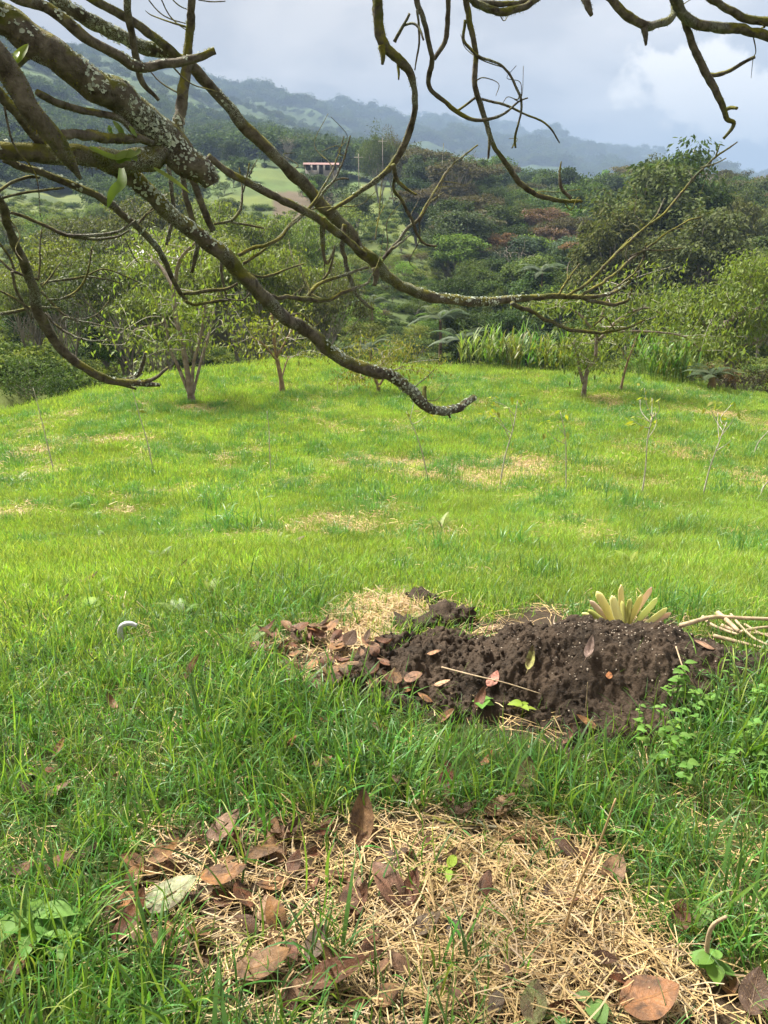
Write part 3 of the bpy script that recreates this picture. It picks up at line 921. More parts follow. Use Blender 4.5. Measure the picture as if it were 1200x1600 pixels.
# trees one can point to: (kind, u, v_top, distance, width factor, colour, label)
NAMED = [
    ('dome', 1003, 252, 88, 1.25, OL, 'rounded olive tree with smooth dome crown right of centre, front one of two'),
    ('eucalyptus', 1040, 222, 100, 1.3, MD, 'tallest dark green tree rising behind the dome-shaped olive tree'),
    ('dome', 1095, 325, 72, 1.35, GY, 'broad grey-green eucalyptus with pale straight trunk above the field trees'),
    ('dome', 955, 318, 80, 1.1, OL, 'olive feathery eucalyptus left of the broad grey-green one'),
    ('eucalyptus', 1135, 292, 110, 1.1, OL, 'yellowish eucalyptus behind the broad grey-green one'),
    ('pale', 1075, 262, 210, 1.3, GY, 'thin airy tree on the skyline right of the tallest tree'),
    ('broad', 1185, 268, 190, 1.0, GY, 'grey-green skyline tree at the right edge'),
    ('pale', 1165, 275, 200, 1.1, GY, 'sparse pale skyline tree near the right edge'),
    ('feathery', 592, 198, 215, 1.15, OL, 'feathery yellow-green tree on the skyline left of centre'),
    ('feathery', 615, 205, 225, 1.1, (0.10, 0.085, 0.045), 'feathery tan-tipped tree beside the yellow-green skyline tree'),
    ('umbrella', 660, 225, 190, 1.1, BR, 'brownish flat-topped tree on the skyline by the hanging branch'),
    ('umbrella', 845, 318, 140, 1.05, RU, 'rust-brown crowned tree in the middle of the forest slope'),
    ('umbrella', 860, 345, 128, 1.0, RU, 'lower rust-brown tree just below the other rust-brown crown'),
    ('umbrella', 785, 358, 120, .8, RU, 'small reddish-brown tree left of the rust-brown crowns'),
    ('umbrella', 705, 278, 165, 1.0, BR, 'brown-tinged spreading tree under the skyline left of the forest'),
    ('broad', 742, 348, 135, .8, BG, 'bright green round tree in the forest slope'),
    ('broad', 915, 275, 160, 1.1, MD, 'green round tree left of the dome-shaped olive tree'),
    ('dense', 935, 262, 210, .9, DK, 'dark conical tree on the skyline left of the dome trees'),
    ('broad', 985, 278, 220, 1.2, MD, 'soft green tree behind the dome-shaped olive tree'),
    ('broad', 700, 375, 118, 1.0, TEAL, 'bluish green tree over the scrub slope'),
    ('dense', 650, 300, 150, 1.1, DK, 'dark green tree at the left end of the forest slope'),
    ('broad', 560, 290, 150, 1.0, OL, 'olive tree right of the red-roofed house'),
    ('dense', 535, 262, 222, .9, DK, 'dark small tree right beside the red-roofed house'),
    ('dense', 500, 228, 245, 1.5, DK, 'wide dark tree behind the red-roofed house'),
    ('dense', 372, 214, 275, .9, DK, 'lone dark tree on the bright green meadow'),
    ('pale', 457, 208, 300, 1.5, OL, 'airy pale tree on the far meadow edge'),
    ('dense', 385, 240, 235, 1.4, DK, 'low dark tree below the lone meadow tree'),
    ('broad', 490, 275, 190, .7, BG, 'narrow green tree in front of the red-roofed house'),
    ('dense', 492, 264, 196, 1.1, DK, 'dark low tree before the left end of the red-roofed house'),
    ('shrub', 520, 265, 197, 1.3, MD, 'green bush before the right end of the red-roofed house'),
    ('shrub', 520, 300, 140, 1.2, YG, 'round yellowish bush beside the brown terraces'),
    ('pale', 836, 512, 46, .9, GY, 'bare pale forked tree among the canes'),
    ('broad', 855, 508, 40, 1.3, TEAL, 'bluish green rounded bush behind the canes'),
    ('shrub', 20, 540, 31, .9, MD, 'leafy green bush at the left edge beside the field'),
    ('shrub', 70, 565, 29, .8, DK, 'dark low bush at the left rim of the field'),
    ('broad', 40, 440, 62, 1.1, DK, 'dark green tree in the hollow at the left edge'),
    ('dense', 150, 470, 56, 1.0, DK, 'dark tree in the hollow behind the low curved branch'),
    ('broad', 175, 500, 45, .9, BG, 'glossy green bush above the tip of the low curved branch'),
    ('shrub', 330, 545, 36, 1.0, DK, 'dark bush behind the forked trunk on the rise'),
    ('shrub', 470, 545, 34, 1.2, YG, 'yellow-green bush behind the thin brown tree'),
    ('shrub', 700, 520, 52, 1.0, DK, 'dark bush in the shady hollow'),
    ('dense', 735, 470, 58, .9, DK, 'dark tree over the shady hollow left of the canes'),
    ('dense', 800, 470, 60, .9, DK, 'dark tree behind the left clump of canes'),
    ('dense', 880, 440, 70, 1.0, DK, 'dark tree behind the white-trunked field tree'),
    ('broad', 940, 470, 55, 1.0, MD, 'green tree behind the right side of the canes'),
    ('dense', 990, 450, 66, 1.0, DK, 'dark green tree left of the big yellow-green tree'),
    ('dense', 1070, 430, 68, 1.0, DK, 'dark green tree in shade beneath the eucalyptus trunk'),
    ('shrub', 1150, 560, 29, 1.1, (0.105, 0.072, 0.040), 'rust-brown dry bush at the right rim of the field'),
    ('shrub', 1105, 570, 30, .9, OL, 'olive bush left of the rust-brown dry bush'),
    ('shrub', 1190, 545, 33, 1.0, BR, 'brown bush at the right edge of the picture'),
    ('shrub', 1010, 545, 33, .8, BG, 'green bush right of the white-trunked field tree'),
    ('shrub', 640, 560, 33, .9, YG, 'yellow-green bush behind the end of the drooping branch'),
    ('shrub', 600, 545, 44, 1.0, OL, 'olive bush at the foot of the scrub slope'),
]
for (kind, u, vt, r, wd, colr_, lab) in NAMED:
    plant_px(kind, u, vt, r, wd, shade(colr_, .06), lab, cat='bush' if kind == 'shrub' else 'tree', group='trees beyond the field', bark=None)

# loose yellow-green trees standing just below the rise on the left
LOOSE = [
    (95, 352, 46, .95, YG, 'loose yellow-green tree behind the left curved branch'),
    (185, 372, 41, 1.0, OL, 'loose-leaved tree with hanging leaves left of the forked trunk'),
    (300, 330, 52, 1.0, YG, 'loose yellow-green tree behind the forked trunk on the rise'),
    (385, 352, 47, .95, YG, 'loose yellow-green tree above the thin brown tree'),
    (445, 372, 56, .9, (0.09, 0.12, 0.03), 'loose green tree right of the thin brown tree'),
    (500, 400, 48, .8, OL, 'open-crowned tree left of the scrub slope'),
    (30, 420, 40, .8, OL, 'sparse olive tree at the far left behind twigs'),
    (240, 430, 36, .9, (0.085, 0.11, 0.03), 'low loose-leaved tree between the forked trunk and the left branch'),
    (355, 300, 78, 1.0, YG, 'yellow-green tree farther back below the meadow'),
    (250, 290, 88, 1.1, OL, 'olive-green tree farther back under the mossy limb'),
    (450, 320, 84, .9, YG, 'yellow-green tree beside the brown terraces'),
    (130, 320, 92, 1.1, OL, 'olive tree farther back at the upper left'),
]
for (u, vt, r, wd, colr_, lab) in LOOSE:
    plant_px('loose', u, vt, r, wd, shade(colr_, .08), lab, group='loose-leaved trees below the rise', name='leafy_tree')

# the rest of the forest: look-alikes share a label inside their group
FILL = [
    ('right', 640, 1230, 66, 300, 230, [('broad', MD, 5), ('dense', DK, 4), ('broad', TEAL, 3), ('umbrella', BR, 1.6), ('umbrella', RU, .6), ('eucalyptus', OL, 1.5), ('broad', BG, 1.4), ('pale', GY, .7)], (9, 17)),
    ('scrub', 520, 820, 60, 150, 60, [('shrub', BG, 3), ('shrub', YG, 3), ('shrub', MD, 2), ('shrub', BR, .8)], (1.6, 3.4)),
    ('left', -30, 520, 70, 190, 60, [('loose', YG, 3), ('shrub', YG, 2), ('broad', MD, 2), ('dense', DK, 1.4), ('broad', OL, 2), ('shrub', BG, 1)], (3, 7)),
    ('meadow', 230, 560, 200, 310, 16, [('shrub', MD, 2), ('dense', DK, 2), ('shrub', OL, 1)], (2, 5)),
]
WORDS = {'broad': 'round-crowned tree', 'dense': 'dense dark tree', 'umbrella': 'flat-topped tree', 'eucalyptus': 'slender eucalyptus-like tree', 'pale': 'sparse pale tree', 'shrub': 'scrubby bush', 'loose': 'loose-leaved tree'}
CN = {MD: 'mid-green', DK: 'dark green', TEAL: 'bluish green', BR: 'brown-tinged', RU: 'rust-coloured', OL: 'olive', BG: 'bright green', GY: 'grey-green', YG: 'yellow-green'}
PLACE = {'right': 'on the forested right-hand slope', 'scrub': 'on the central scrub slope', 'left': 'on the left slope', 'meadow': 'by the far bright meadow'}
gp = np.random.default_rng(23)
done = []
for (reg, u0, u1, r0, r1, n, mix_, hr) in FILL:
    wts = np.array([m_[2] for m_ in mix_]); wts = wts / wts.sum()
    c = 0; tries = 0
    while c < n and tries < 6000:
        tries += 1
        u = gp.uniform(u0, u1); r = math.exp(gp.uniform(math.log(r0), math.log(r1)))
        x, y = at_px(u, r)
        if any((x - a) ** 2 + (y - b) ** 2 < (0.024 * r + 0.8) ** 2 for a, b in done): continue
        if reg == 'scrub' and u < 560 and r > 115: continue
        z = float(H(x, y))
        up_, vp_, _f = to_px(np.array([x, y, z]))
        if reg == 'right' and up_ < 800 and vp_ > 395 and r < 150 and up_ < 690: continue
        if 430 < up_ < 560 and 240 < vp_ < 350: continue
        if 920 < up_ < 1150 and r < 105: continue
        kind, colr_, _w = mix_[gp.choice(len(mix_), p=wts)]
        if kind == 'umbrella' and r < 105: kind, colr_ = 'broad', MD
        h = gp.uniform(*hr) * (1.0 if reg != 'right' else min(1.0, .5 + r / 260)) * (1.0 if kind != 'eucalyptus' else 1.35)
        if reg == 'right': h = min(h, gp.uniform(75, 125) * r / FPX)
        done.append((x, y)); c += 1
        up2 = float(to_px(np.array([x, y, z + h * .6]))[1])
        lev = 'high' if r > (190 if reg == 'right' else 120) else ('halfway' if r > (110 if reg == 'right' else 85) else 'low')
        base = '%s %s %s %s' % (CN[colr_], WORDS[kind], lev, PLACE[reg])
        o = plant(kind, x, y, h, gp.uniform(.85, 1.3), shade(colr_, .35), base, cat='bush' if kind == 'shrub' else 'tree', group='%s %s %s' % (CN[colr_], WORDS[kind], PLACE[reg]))
        alike(o, base, float(up_))

# far woods reading as one mass
far_c = []
gq = np.random.default_rng(5)
for k in range(4):
    _, LV, LF = puff_tree(gq, 1, (0, 0, .5), (.42, .42, .42), 18, 26, .12, .2, .3, .02, low=-.2)
    far_c.append(mesh('far_crown', LV, LF, None, leaf_mat('far_foliage_%d' % k, [(0.042, 0.066, 0.020), (0.055, 0.085, 0.024), (0.034, 0.052, 0.018), (0.062, 0.078, 0.026)][k], .3, .2, .8, .01, .03)))


def wood(name, n, u0, u1, r0, r1, thr, hmin, hmax, label):
    uu = gq.uniform(u0, u1, n); rr = np.exp(gq.uniform(math.log(r0), math.log(r1), n))
    q = px_dir(uu, np.full(n, 300.0)); a = np.arctan2(q[:, 0], 1)
    x = rr * np.sin(a); y = rr * np.cos(a)
    k = fbm(x / 90, y / 90, 51, 3) > thr
    x, y = x[k], y[k]
    P = np.stack([x, y, H(x, y) - (1.0 if r0 < 1400 else 9.0)], -1)
    scatter(name, far_c, P, np.stack([0 * x, 0 * x, gq.uniform(0, 6.28, len(x))], -1), gq.uniform(hmin, hmax, len(x)), gq.integers(0, 4, len(x)), label, 'woodland')


wood('near_hillside_wood', 900, -80, 300, 195, 300, 0.42, 4, 9, 'green scrubby woodland on the lower hillside at the far left')
wood('hillside_wood', 8200, -80, 640, 300, 1800, 0.40, 7, 15, 'hazy green woodland on the mountain side at left')
wood('ridge_wood', 2000, 600, 1280, 320, 1500, 0.45, 6, 11, 'hazy woodland on the far ridge at right')
wood('mountain_wood', 6500, 250, 1280, 1900, 4600, 0.30, 20, 42, 'blue hazy woodland along the distant mountain crest')
#__PART3__

# undergrowth that fills the slopes between the trees
und = [mesh('undergrowth', *puff_tree(np.random.default_rng(900 + k), 1, (0, 0, .3), (.8, .8, .45), 12, 60, .16, .36, .1, .02, low=-.1)[1:], None, leaf_mat('undergrowth_%d' % k, [(0.075, 0.110, 0.026), (0.120, 0.150, 0.032), (0.045, 0.072, 0.020)][k], .35, .25, .75, .015, .06)) for k in range(3)]
gu = np.random.default_rng(77)
n_ = 5200
uu = gu.uniform(-60, 1260, n_); rr = np.exp(gu.uniform(math.log(33), math.log(230), n_))
aa = np.arctan2(px_dir(uu, np.full(n_, 420.0))[:, 0], 1)
x = rr * np.sin(aa); y = rr * np.cos(aa); z = H(x, y)
u_, v_, _ = to_px(np.stack([x, y, z], -1))
ok = (y > crest_y(x) + 5) & ~((u_ > 425) & (u_ < 522) & (v_ > 298) & (v_ < 352) & (gu.uniform(0, 1, n_) < .6)) & ~((u_ > 240) & (u_ < 560) & (rr > 195)) & ~((u_ > 325) & (u_ < 375) & (v_ > 485) & (v_ < 535))
x, y, z, rr = x[ok], y[ok], z[ok], rr[ok]
scatter('undergrowth', und, np.stack([x, y, z - .1], -1), np.stack([0 * x, 0 * x, gu.uniform(0, 6.28, len(x))], -1), gu.uniform(.5, 1.5, len(x)) * (0.7 + rr / 260), gu.integers(0, 3, len(x)), 'dense green undergrowth covering the slopes beyond the field', 'undergrowth')


# ------------------------------------------------------------------ tree ferns and canes beyond the rise
def frond_mesh(name, L, nl, leaf, m, arch=1.2, start=0.7, sides=True, taper=0.6):
    """an arching rib with paired leaflets, along +x"""
    s = np.linspace(0, 1, 13)
    th = start - arch * s ** 1.2
    xs = np.concatenate([[0], np.cumsum(np.cos(th[:-1]))]) / 12 * L; zs_ = np.concatenate([[0], np.cumsum(np.sin(th[:-1]))]) / 12 * L
    P = np.stack([xs, 0 * xs, zs_], -1)
    b = MB(); b.tube(P, np.linspace(0.008, 0.002, 13) * L, 4)
    for k in range(nl):
        t = 0.12 + 0.86 * k / (nl - 1)
        p = np.array([np.interp(t, s, xs), 0, np.interp(t, s, zs_)])
        l = leaf * L * math.sin(math.pi * min(1, 0.12 + 0.88 * t) ** taper) + 0.015 * L
        for sd in (-1, 1):
            d = np.array([0.45, sd * 0.9, -0.25]); d /= np.linalg.norm(d)
            w = np.array([0.9, -sd * 0.3, -0.1]) * 0.40 * L / nl
            b.add([p - w, p + d * l * .5 - w * .9, p + d * l, p + d * l * .5 + w * .9, p + w], [[0, 1, 3, 4]], [[1, 2, 3]])
    return b.me(name, m, False)


FR = [frond_mesh('fern_frond', 1.0, 22, .26, M_fern, a, s) for a, s in ((1.5, .75), (1.2, .5), (1.8, .95))]


def tree_fern(u, v, r, size, trunk, label):
    x, y = at_px(u, r)
    q = px_dir(u, v); z = CAMZ + r * q[2] / math.hypot(q[0], 1)
    z0 = float(H(x, y))
    root = obj('tree_fern', None, loc=(x, y, z0), label=label, cat='tree fern', group='tree ferns beyond the field')
    hh = max(0.5, z - z0)
    b = MB(); b.tube(catmull([[0, 0, -.2], [.05, 0, hh * .5], [0, 0, hh]], 4), np.linspace(.16, .10, 9), 7, .2, 3)
    obj('trunk', b.me('fern_trunk', M_trunk_brown), root)
    for k in range(15):
        obj('frond', FR[k % 3], root, loc=(0, 0, hh), rot=(random.uniform(-.2, .2), random.uniform(-.15, .25), k * 2.4 + random.uniform(-.2, .2)), scale=size * random.uniform(.8, 1.1), color=shade((0.062, 0.092, 0.042), .12))


for a in ((690, 500, 58, 2.6, 1, 'grey-green tree fern at the upper left of the shady hollow'), (722, 532, 52, 2.3, 1, 'grey-green tree fern lower right in the shady hollow'),
          (578, 545, 50, 2.2, 1, 'tree fern at the foot of the scrub slope'), (848, 425, 85, 3.0, 1, 'tree fern in the dark forest above the canes'),
          (580, 475, 72, 2.4, 1, 'tree fern on the upper scrub slope behind branches'), (1135, 596, 28, 1.1, 1, 'spreading fern in front of the rust-brown dry bush')):
    tree_fern(*a)

M_cane = leaf_mat('cane_leaf', None, .3, .4, .5, .03, .3)
cane_t = []
for k in range(4):
    gk = np.random.default_rng(300 + k); b = MB()
    for s_ in range(15):
        bx, by = gk.normal(0, .32, 2); hh = gk.uniform(.6, 1.0); lx, ly = gk.normal(0, .10, 2)
        b.tube(catmull([[bx, by, -.1], [bx + lx * .4, by + ly * .4, hh * .5], [bx + lx, by + ly, hh * .85]], 3), np.linspace(.012, .006, 7), 4)
        for q in range(8):
            t = gk.uniform(.25, .88); a = gk.uniform(0, 6.28); L = gk.uniform(.30, .55); el = gk.uniform(.7, 1.35)
            p0 = np.array([bx + lx * t, by + ly * t, hh * t * .95])
            s = np.linspace(0, 1, 5); th = el - 1.5 * s ** 1.6 * gk.uniform(.4, 1.2)
            h_ = np.concatenate([[0], np.cumsum(np.cos(th[:-1]))]) * L / 4; v_ = np.concatenate([[0], np.cumsum(np.sin(th[:-1]))]) * L / 4
            w = .022 * (1 - s ** 2) + .002
            c_, s2 = math.cos(a), math.sin(a)
            Vv = np.empty((10, 3)); Vv[0::2] = p0 + np.stack([h_ * c_ + s2 * w, h_ * s2 - c_ * w, v_], -1); Vv[1::2] = p0 + np.stack([h_ * c_ - s2 * w, h_ * s2 + c_ * w, v_], -1)
            i = np.arange(4) * 2; b.add(Vv, np.stack([i, i + 1, i + 3, i + 2], -1))
    cane_t.append(b.me('cane_clump', M_cane))
CANES = [745, 765, 785, 806, 826, 850, 872, 893, 915, 940, 1032, 1050, 1068, 1088]
for k, u in enumerate(CANES):
    r = 28.5 + (k * 37 % 10) * .25
    x, y = at_px(u, r)
    lab = ('%s clump of tall green canes at the rim of the field, %s' % (('first', 'second', 'third', 'fourth', 'fifth', 'sixth', 'seventh', 'eighth', 'ninth', 'tenth')[k], 'counted from the left')) if k < 10 else '%s clump of canes right of the white-trunked field tree, counted from left' % ('first', 'second', 'third', 'fourth')[k - 10]
    obj('cane_clump', cane_t[k % 4], loc=(x, y, float(H(x, y))), rot=(0, 0, k * 1.9), scale=(1.15, 1.15, 1.55 + .35 * math.sin(k * 2.1)), color=shade((0.105, 0.185, 0.04) if k % 3 else (0.15, 0.185, 0.05), .1), label=lab, cat='cane', group='cane clumps along the rim of the field')


# ------------------------------------------------------------------ trees standing on the rise
def skeleton_tree(name, base, stems, m, leaf_n, leaf_l, leaf_color, label, g, puff=.35, twigs=5, leafm=None):
    """stems: list of (points relative to base, r0, r1); leaves gathered round twig ends"""
    root = obj(name, None, loc=base, label=label, cat='tree', group='small trees standing on the field')
    tb = MB(); pos = []
    ends = []
    for (pts, r0, r1) in stems:
        p = catmull(pts, 5); rr = np.linspace(r0, r1, len(p))
        if pts is stems[0][0]: rr[:5] *= np.linspace(1.5, 1.05, 5)
        tb.tube(p, rr, 9, .16, int(g.integers(90)))
        ends.append((p, rr))
    tw = MB()
    for (p, rr) in ends:
        for k in range(twigs):
            i = int(g.integers(len(p) // 2, len(p)))
            L = g.uniform(.5, 1.5)
            d = g.normal(0, 1, 3) * (1, 1, .35) + (0, 0, .35); d /= np.linalg.norm(d)
            q = catmull([p[i], p[i] + d * L * .5 + g.normal(0, .08, 3), p[i] + d * L + (0, 0, -.12 * L) + g.normal(0, .1, 3)], 4)
            tw.tube(q, np.linspace(max(.008, rr[i] * .4), .004, len(q)), 5)
            for e in (q[-1], q[len(q) // 2], q[-3]):
                n = int(leaf_n * g.uniform(.5, 1.5))
                pos.append(e + g.normal(0, puff, (n, 3)) * (1, 1, .45))
    tk = obj('trunk', tb.me('trunk', m), root)
    obj('branches', tw.me('branches', M_twig), tk)
    if leaf_n:
        pos = np.vstack(pos)
        LV, LF = leaves(pos, leaf_l * g.uniform(.6, 1.3, len(pos)), g, .8, .34, .8)
        obj('crown', mesh('crown', LV, LF, None, leafm or M_foliage_near), root, color=leaf_color)
    return root


gt = np.random.default_rng(41)
A = np.array
B1 = ray_ground(300, 629)
sc_ = B1[1] / FPX / math.cos(PITCH) * 1.02     # metres per pixel at that tree


def rel(pts, b, uv0, s):
    return [A([(u - uv0[0]) * s, k, (uv0[1] - v) * s]) for (u, v, k) in pts]


s1 = 0.0195 * B1[1] / 23
skeleton_tree('field_tree', B1, [
    (rel([(300, 640, 0), (298, 600, 0), (293, 550, .05), (285, 500, .1), (283, 450, .2)], B1, (300, 629), s1), .085, .045),
    (rel([(299, 622, 0), (282, 575, .1), (268, 545, .25), (262, 510, .5), (245, 480, .7)], B1, (300, 629), s1), .05, .03),
    (rel([(300, 622, 0), (308, 572, -.1), (320, 540, -.2), (330, 510, -.3), (335, 480, -.3)], B1, (300, 629), s1), .045, .03),
    (rel([(301, 620, 0), (316, 568, .2), (328, 530, .4), (336, 495, .6)], B1, (300, 629), s1), .04, .025),
    (rel([(284, 460, .2), (262, 430, .5), (235, 410, .9)], B1, (300, 629), s1), .06, .025),
    (rel([(284, 460, .2), (300, 420, 0), (330, 395, -.3)], B1, (300, 629), s1), .06, .025),
    (rel([(262, 510, .5), (248, 515, .4), (222, 520, .2), (210, 535, 0)], B1, (300, 629), s1), .03, .012),
], M_trunk, 17, .15, (0.115, 0.150, 0.036), 'multi-stemmed tree with reddish pale trunk on the grassy rise', gt, .34, 6)
B2 = ray_ground(443, 617)
s2_ = 0.0195 * B2[1] / 23
skeleton_tree('field_tree', B2, [
    (rel([(443, 625, 0), (440, 590, 0), (434, 555, .05), (431, 520, .1), (430, 495, .1)], B2, (443, 617), s2_), .07, .035),
    (rel([(435, 560, 0), (450, 535, .2), (462, 515, .3)], B2, (443, 617), s2_), .04, .02),
    (rel([(436, 565, 0), (418, 540, -.2), (400, 528, -.3)], B2, (443, 617), s2_), .04, .02),
    (rel([(441, 592, 0), (447, 572, .2), (452, 560, .3)], B2, (443, 617), s2_), .025, .012),
], M_trunk_brown, 16, .13, (0.15, 0.17, 0.03), 'thin brown tree with few leaves on top of the grassy rise', gt, .3, 5)
B3 = ray_ground(592, 617)
s3_ = 0.0195 * B3[1] / 23
skeleton_tree('field_tree', B3, [
    (rel([(592, 622, 0), (591, 605, 0), (586, 592, 0), (583, 585, 0)], B3, (592, 617), s3_), .06, .03),
    (rel([(591, 606, 0), (600, 592, .1), (612, 582, .1), (630, 575, .2)], B3, (592, 617), s3_), .035, .015),
    (rel([(586, 592, 0), (575, 582, .1), (560, 572, .1)], B3, (592, 617), s3_), .03, .012),
    (rel([(588, 595, 0), (595, 575, .2), (600, 560, .3)], B3, (592, 617), s3_), .03, .012),
], M_trunk_brown, 40, .10, (0.16, 0.16, 0.035), 'small low bushy tree under the drooping branch', gt, .22, 5)
B4 = ray_ground(911, 622)
s4_ = 0.0195 * B4[1] / 23
skeleton_tree('field_tree', B4, [
    (rel([(911, 630, 0), (912, 605, 0), (914, 580, 0), (924, 560, 0), (925, 535, .1), (928, 510, .1)], B4, (911, 622), s4_), .075, .04),
    (rel([(910, 600, 0), (904, 580, .1), (900, 560, .2), (893, 540, .3)], B4, (911, 622), s4_), .055, .03),
    (rel([(925, 540, .1), (960, 505, .3), (1000, 490, .5), (1030, 500, .6)], B4, (911, 622), s4_), .05, .02),
    (rel([(926, 530, .1), (890, 495, -.2), (850, 480, -.4)], B4, (911, 622), s4_), .05, .02),
    (rel([(928, 515, .1), (935, 480, .1), (950, 455, .1)], B4, (911, 622), s4_), .05, .02),
    (rel([(926, 525, .1), (980, 520, -.3), (1040, 525, -.6), (1065, 545, -.8)], B4, (911, 622), s4_), .04, .015),
], M_trunk, 26, .16, (0.110, 0.145, 0.036), 'white-trunked spreading tree at the right side of the field', gt, .38, 7)
B5 = ray_ground(968, 612)
s5_ = 0.0195 * B5[1] / 23
skeleton_tree('field_tree', B5, [
    (rel([(968, 640, 0), (971, 605, 0), (976, 575, 0), (985, 550, .1), (990, 530, .1)], B5, (968, 622), s5_), .045, .02),
    (rel([(976, 575, 0), (966, 560, .1), (955, 548, .1)], B5, (968, 622), s5_), .02, .01),
], M_trunk_brown, 24, .12, (0.14, 0.18, 0.035), 'slim young tree just right of the white-trunked tree', gt, .25, 5)
# large tree coming in from the right, rooted beyond the rim
x, y = at_px(1175, 33); z0 = float(H(x, y))
B6 = A([x, y, z0]); s6_ = .0275
skeleton_tree('spreading_tree', B6, [
    (rel([(1175, 640, 0), (1165, 590, 0), (1155, 550, 0), (1150, 520, 0)], B6, (1175, 630), s6_), .20, .10),
    (rel([(1152, 530, 0), (1120, 525, .4), (1098, 510, .6), (1085, 500, .6)], B6, (1175, 630), s6_), .09, .03),
    (rel([(1152, 525, 0), (1168, 500, -.4), (1168, 470, -.4), (1165, 460, -.4)], B6, (1175, 630), s6_), .09, .03),
    (rel([(1155, 545, 0), (1190, 510, .2), (1210, 480, .2), (1222, 455, .2)], B6, (1175, 630), s6_), .09, .03),
    (rel([(1150, 540, 0), (1115, 555, -.6), (1095, 555, -.8), (1075, 550, -.8)], B6, (1175, 630), s6_), .07, .02),
    (rel([(1155, 540, 0), (1140, 505, -1.), (1135, 485, -1.2)], B6, (1175, 630), s6_), .07, .02),
    (rel([(1160, 560, 0), (1195, 540, -1.), (1220, 520, -1.2)], B6, (1175, 630), s6_), .07, .02),
], M_trunk, 62, .17, (0.105, 0.140, 0.034), 'big yellow-green tree with layered crown at the right edge', gt, .42, 10)

# ------------------------------------------------------------------ saplings planted in the field
gs = np.random.default_rng(52)
M_sap = leaf_mat('sapling_leaf', None, .25, .45, .5, .02, .3)


def sapling(u, vb, vt, lean_px, bushy, nleaf, label, leafc=(0.20, 0.22, 0.03)):
    b0 = ray_ground(u, vb)
    s = b0[1] / FPX * 1.0
    hgt = (vb - vt) * s * 1.03; lx = lean_px * s
    root = obj('sapling', None, loc=b0, label=label, cat='sapling', group='young saplings planted in the field')
    tb = MB()
    p = catmull([[0, 0, -.05], [lx * .3 + gs.normal(0, .01), gs.normal(0, .02), hgt * .35], [lx * .65 + gs.normal(0, .014), gs.normal(0, .02), hgt * .7], [lx, 0, hgt]], 5)
    tb.tube(p, np.linspace(.0105, .005, len(p)), 6, .15, int(gs.integers(50)))
    stm = obj('stem', tb.me('stem', M_twig), root)
    pos = []
    if bushy:
        bt = MB()
        for k in range(bushy):
            i = int(gs.integers(len(p) // 2, len(p) - 1)); d = gs.normal(0, .5, 3) * (1, 1, 0) + (0, 0, .7); L = gs.uniform(.25, .5) * hgt * .8
            d /= np.linalg.norm(d)
            q = catmull([p[i], p[i] + d * L * .5 + gs.normal(0, .03, 3), p[i] + d * L], 4)
            bt.tube(q, np.linspace(.006, .003, len(q)), 5)
            pos.append(q[-1] + gs.normal(0, .05, (max(1, nleaf // (bushy + 1)), 3)))
        obj('branches', bt.me('branches', M_twig), stm)
    if nleaf:
        pos.append(p[-1] + gs.normal(0, .05, (max(2, nleaf // (bushy + 1)), 3)))
        pos.append(p[gs.integers(len(p) // 2, len(p), 4)] + gs.normal(0, .05, (4, 3)))
        pos = np.vstack(pos)
        LV, LF = leaves(pos, gs.uniform(.05, .13, len(pos)), gs, .8, .4, .5)
        obj('leaves', mesh('leaves', LV, LF, None, M_sap), root, color=leafc)


for a in ((85, 738, 605, -14, 0, 0, 'bare grey sapling stem nearest the left edge of the field'),
          (240, 735, 600, -22, 3, 10, 'pale sapling below the tip of the low curved branch'),
          (424, 742, 640, -2, 0, 0, 'single bare stake-like sapling left of centre'),
          (670, 750, 640, -38, 2, 14, 'leaning sapling with yellow leaves below the branch end'),
          (780, 762, 622, 22, 4, 34, 'tall sapling with yellow-green leaf tips at centre right'),
          (885, 775, 640, -20, 2, 18, 'thin sapling with yellow leaf sprays right of the tall one'),
          (1002, 778, 640, 4, 7, 26, 'many-branched grey sapling in the right half of the field'),
          (1097, 778, 655, 22, 5, 26, 'leafy leaning sapling farther right'),
          (1176, 713, 655, 28, 2, 12, 'leaning sapling by the upper right edge of the field'),
          (1186, 780, 735, 18, 1, 4, 'short stub of a sapling at the right edge'),
          (528, 618, 596, 0, 0, 0, 'tiny dark stake on top of the rise')):
    sapling(*a)

# ------------------------------------------------------------------ houses across the valley
M_roof = simple_mat('red_roof_sheet', (0.13, 0.062, 0.055), (0.18, 0.09, 0.08), .6, .6, .2)
M_wall = simple_mat('shade_toned_white_wall', (0.16, 0.15, 0.14), (0.24, 0.22, 0.20), .5, .9, .1)  # white walls, shade under the roof put into the colour by darkening it
M_dark = simple_mat('dark_opening', (0.02, 0.02, 0.02), (0.035, 0.03, 0.03), 1, .6, .1)
M_zinc = simple_mat('zinc_roof_sheet', (0.30, 0.30, 0.31), (0.46, 0.45, 0.44), .8, .5, .2)


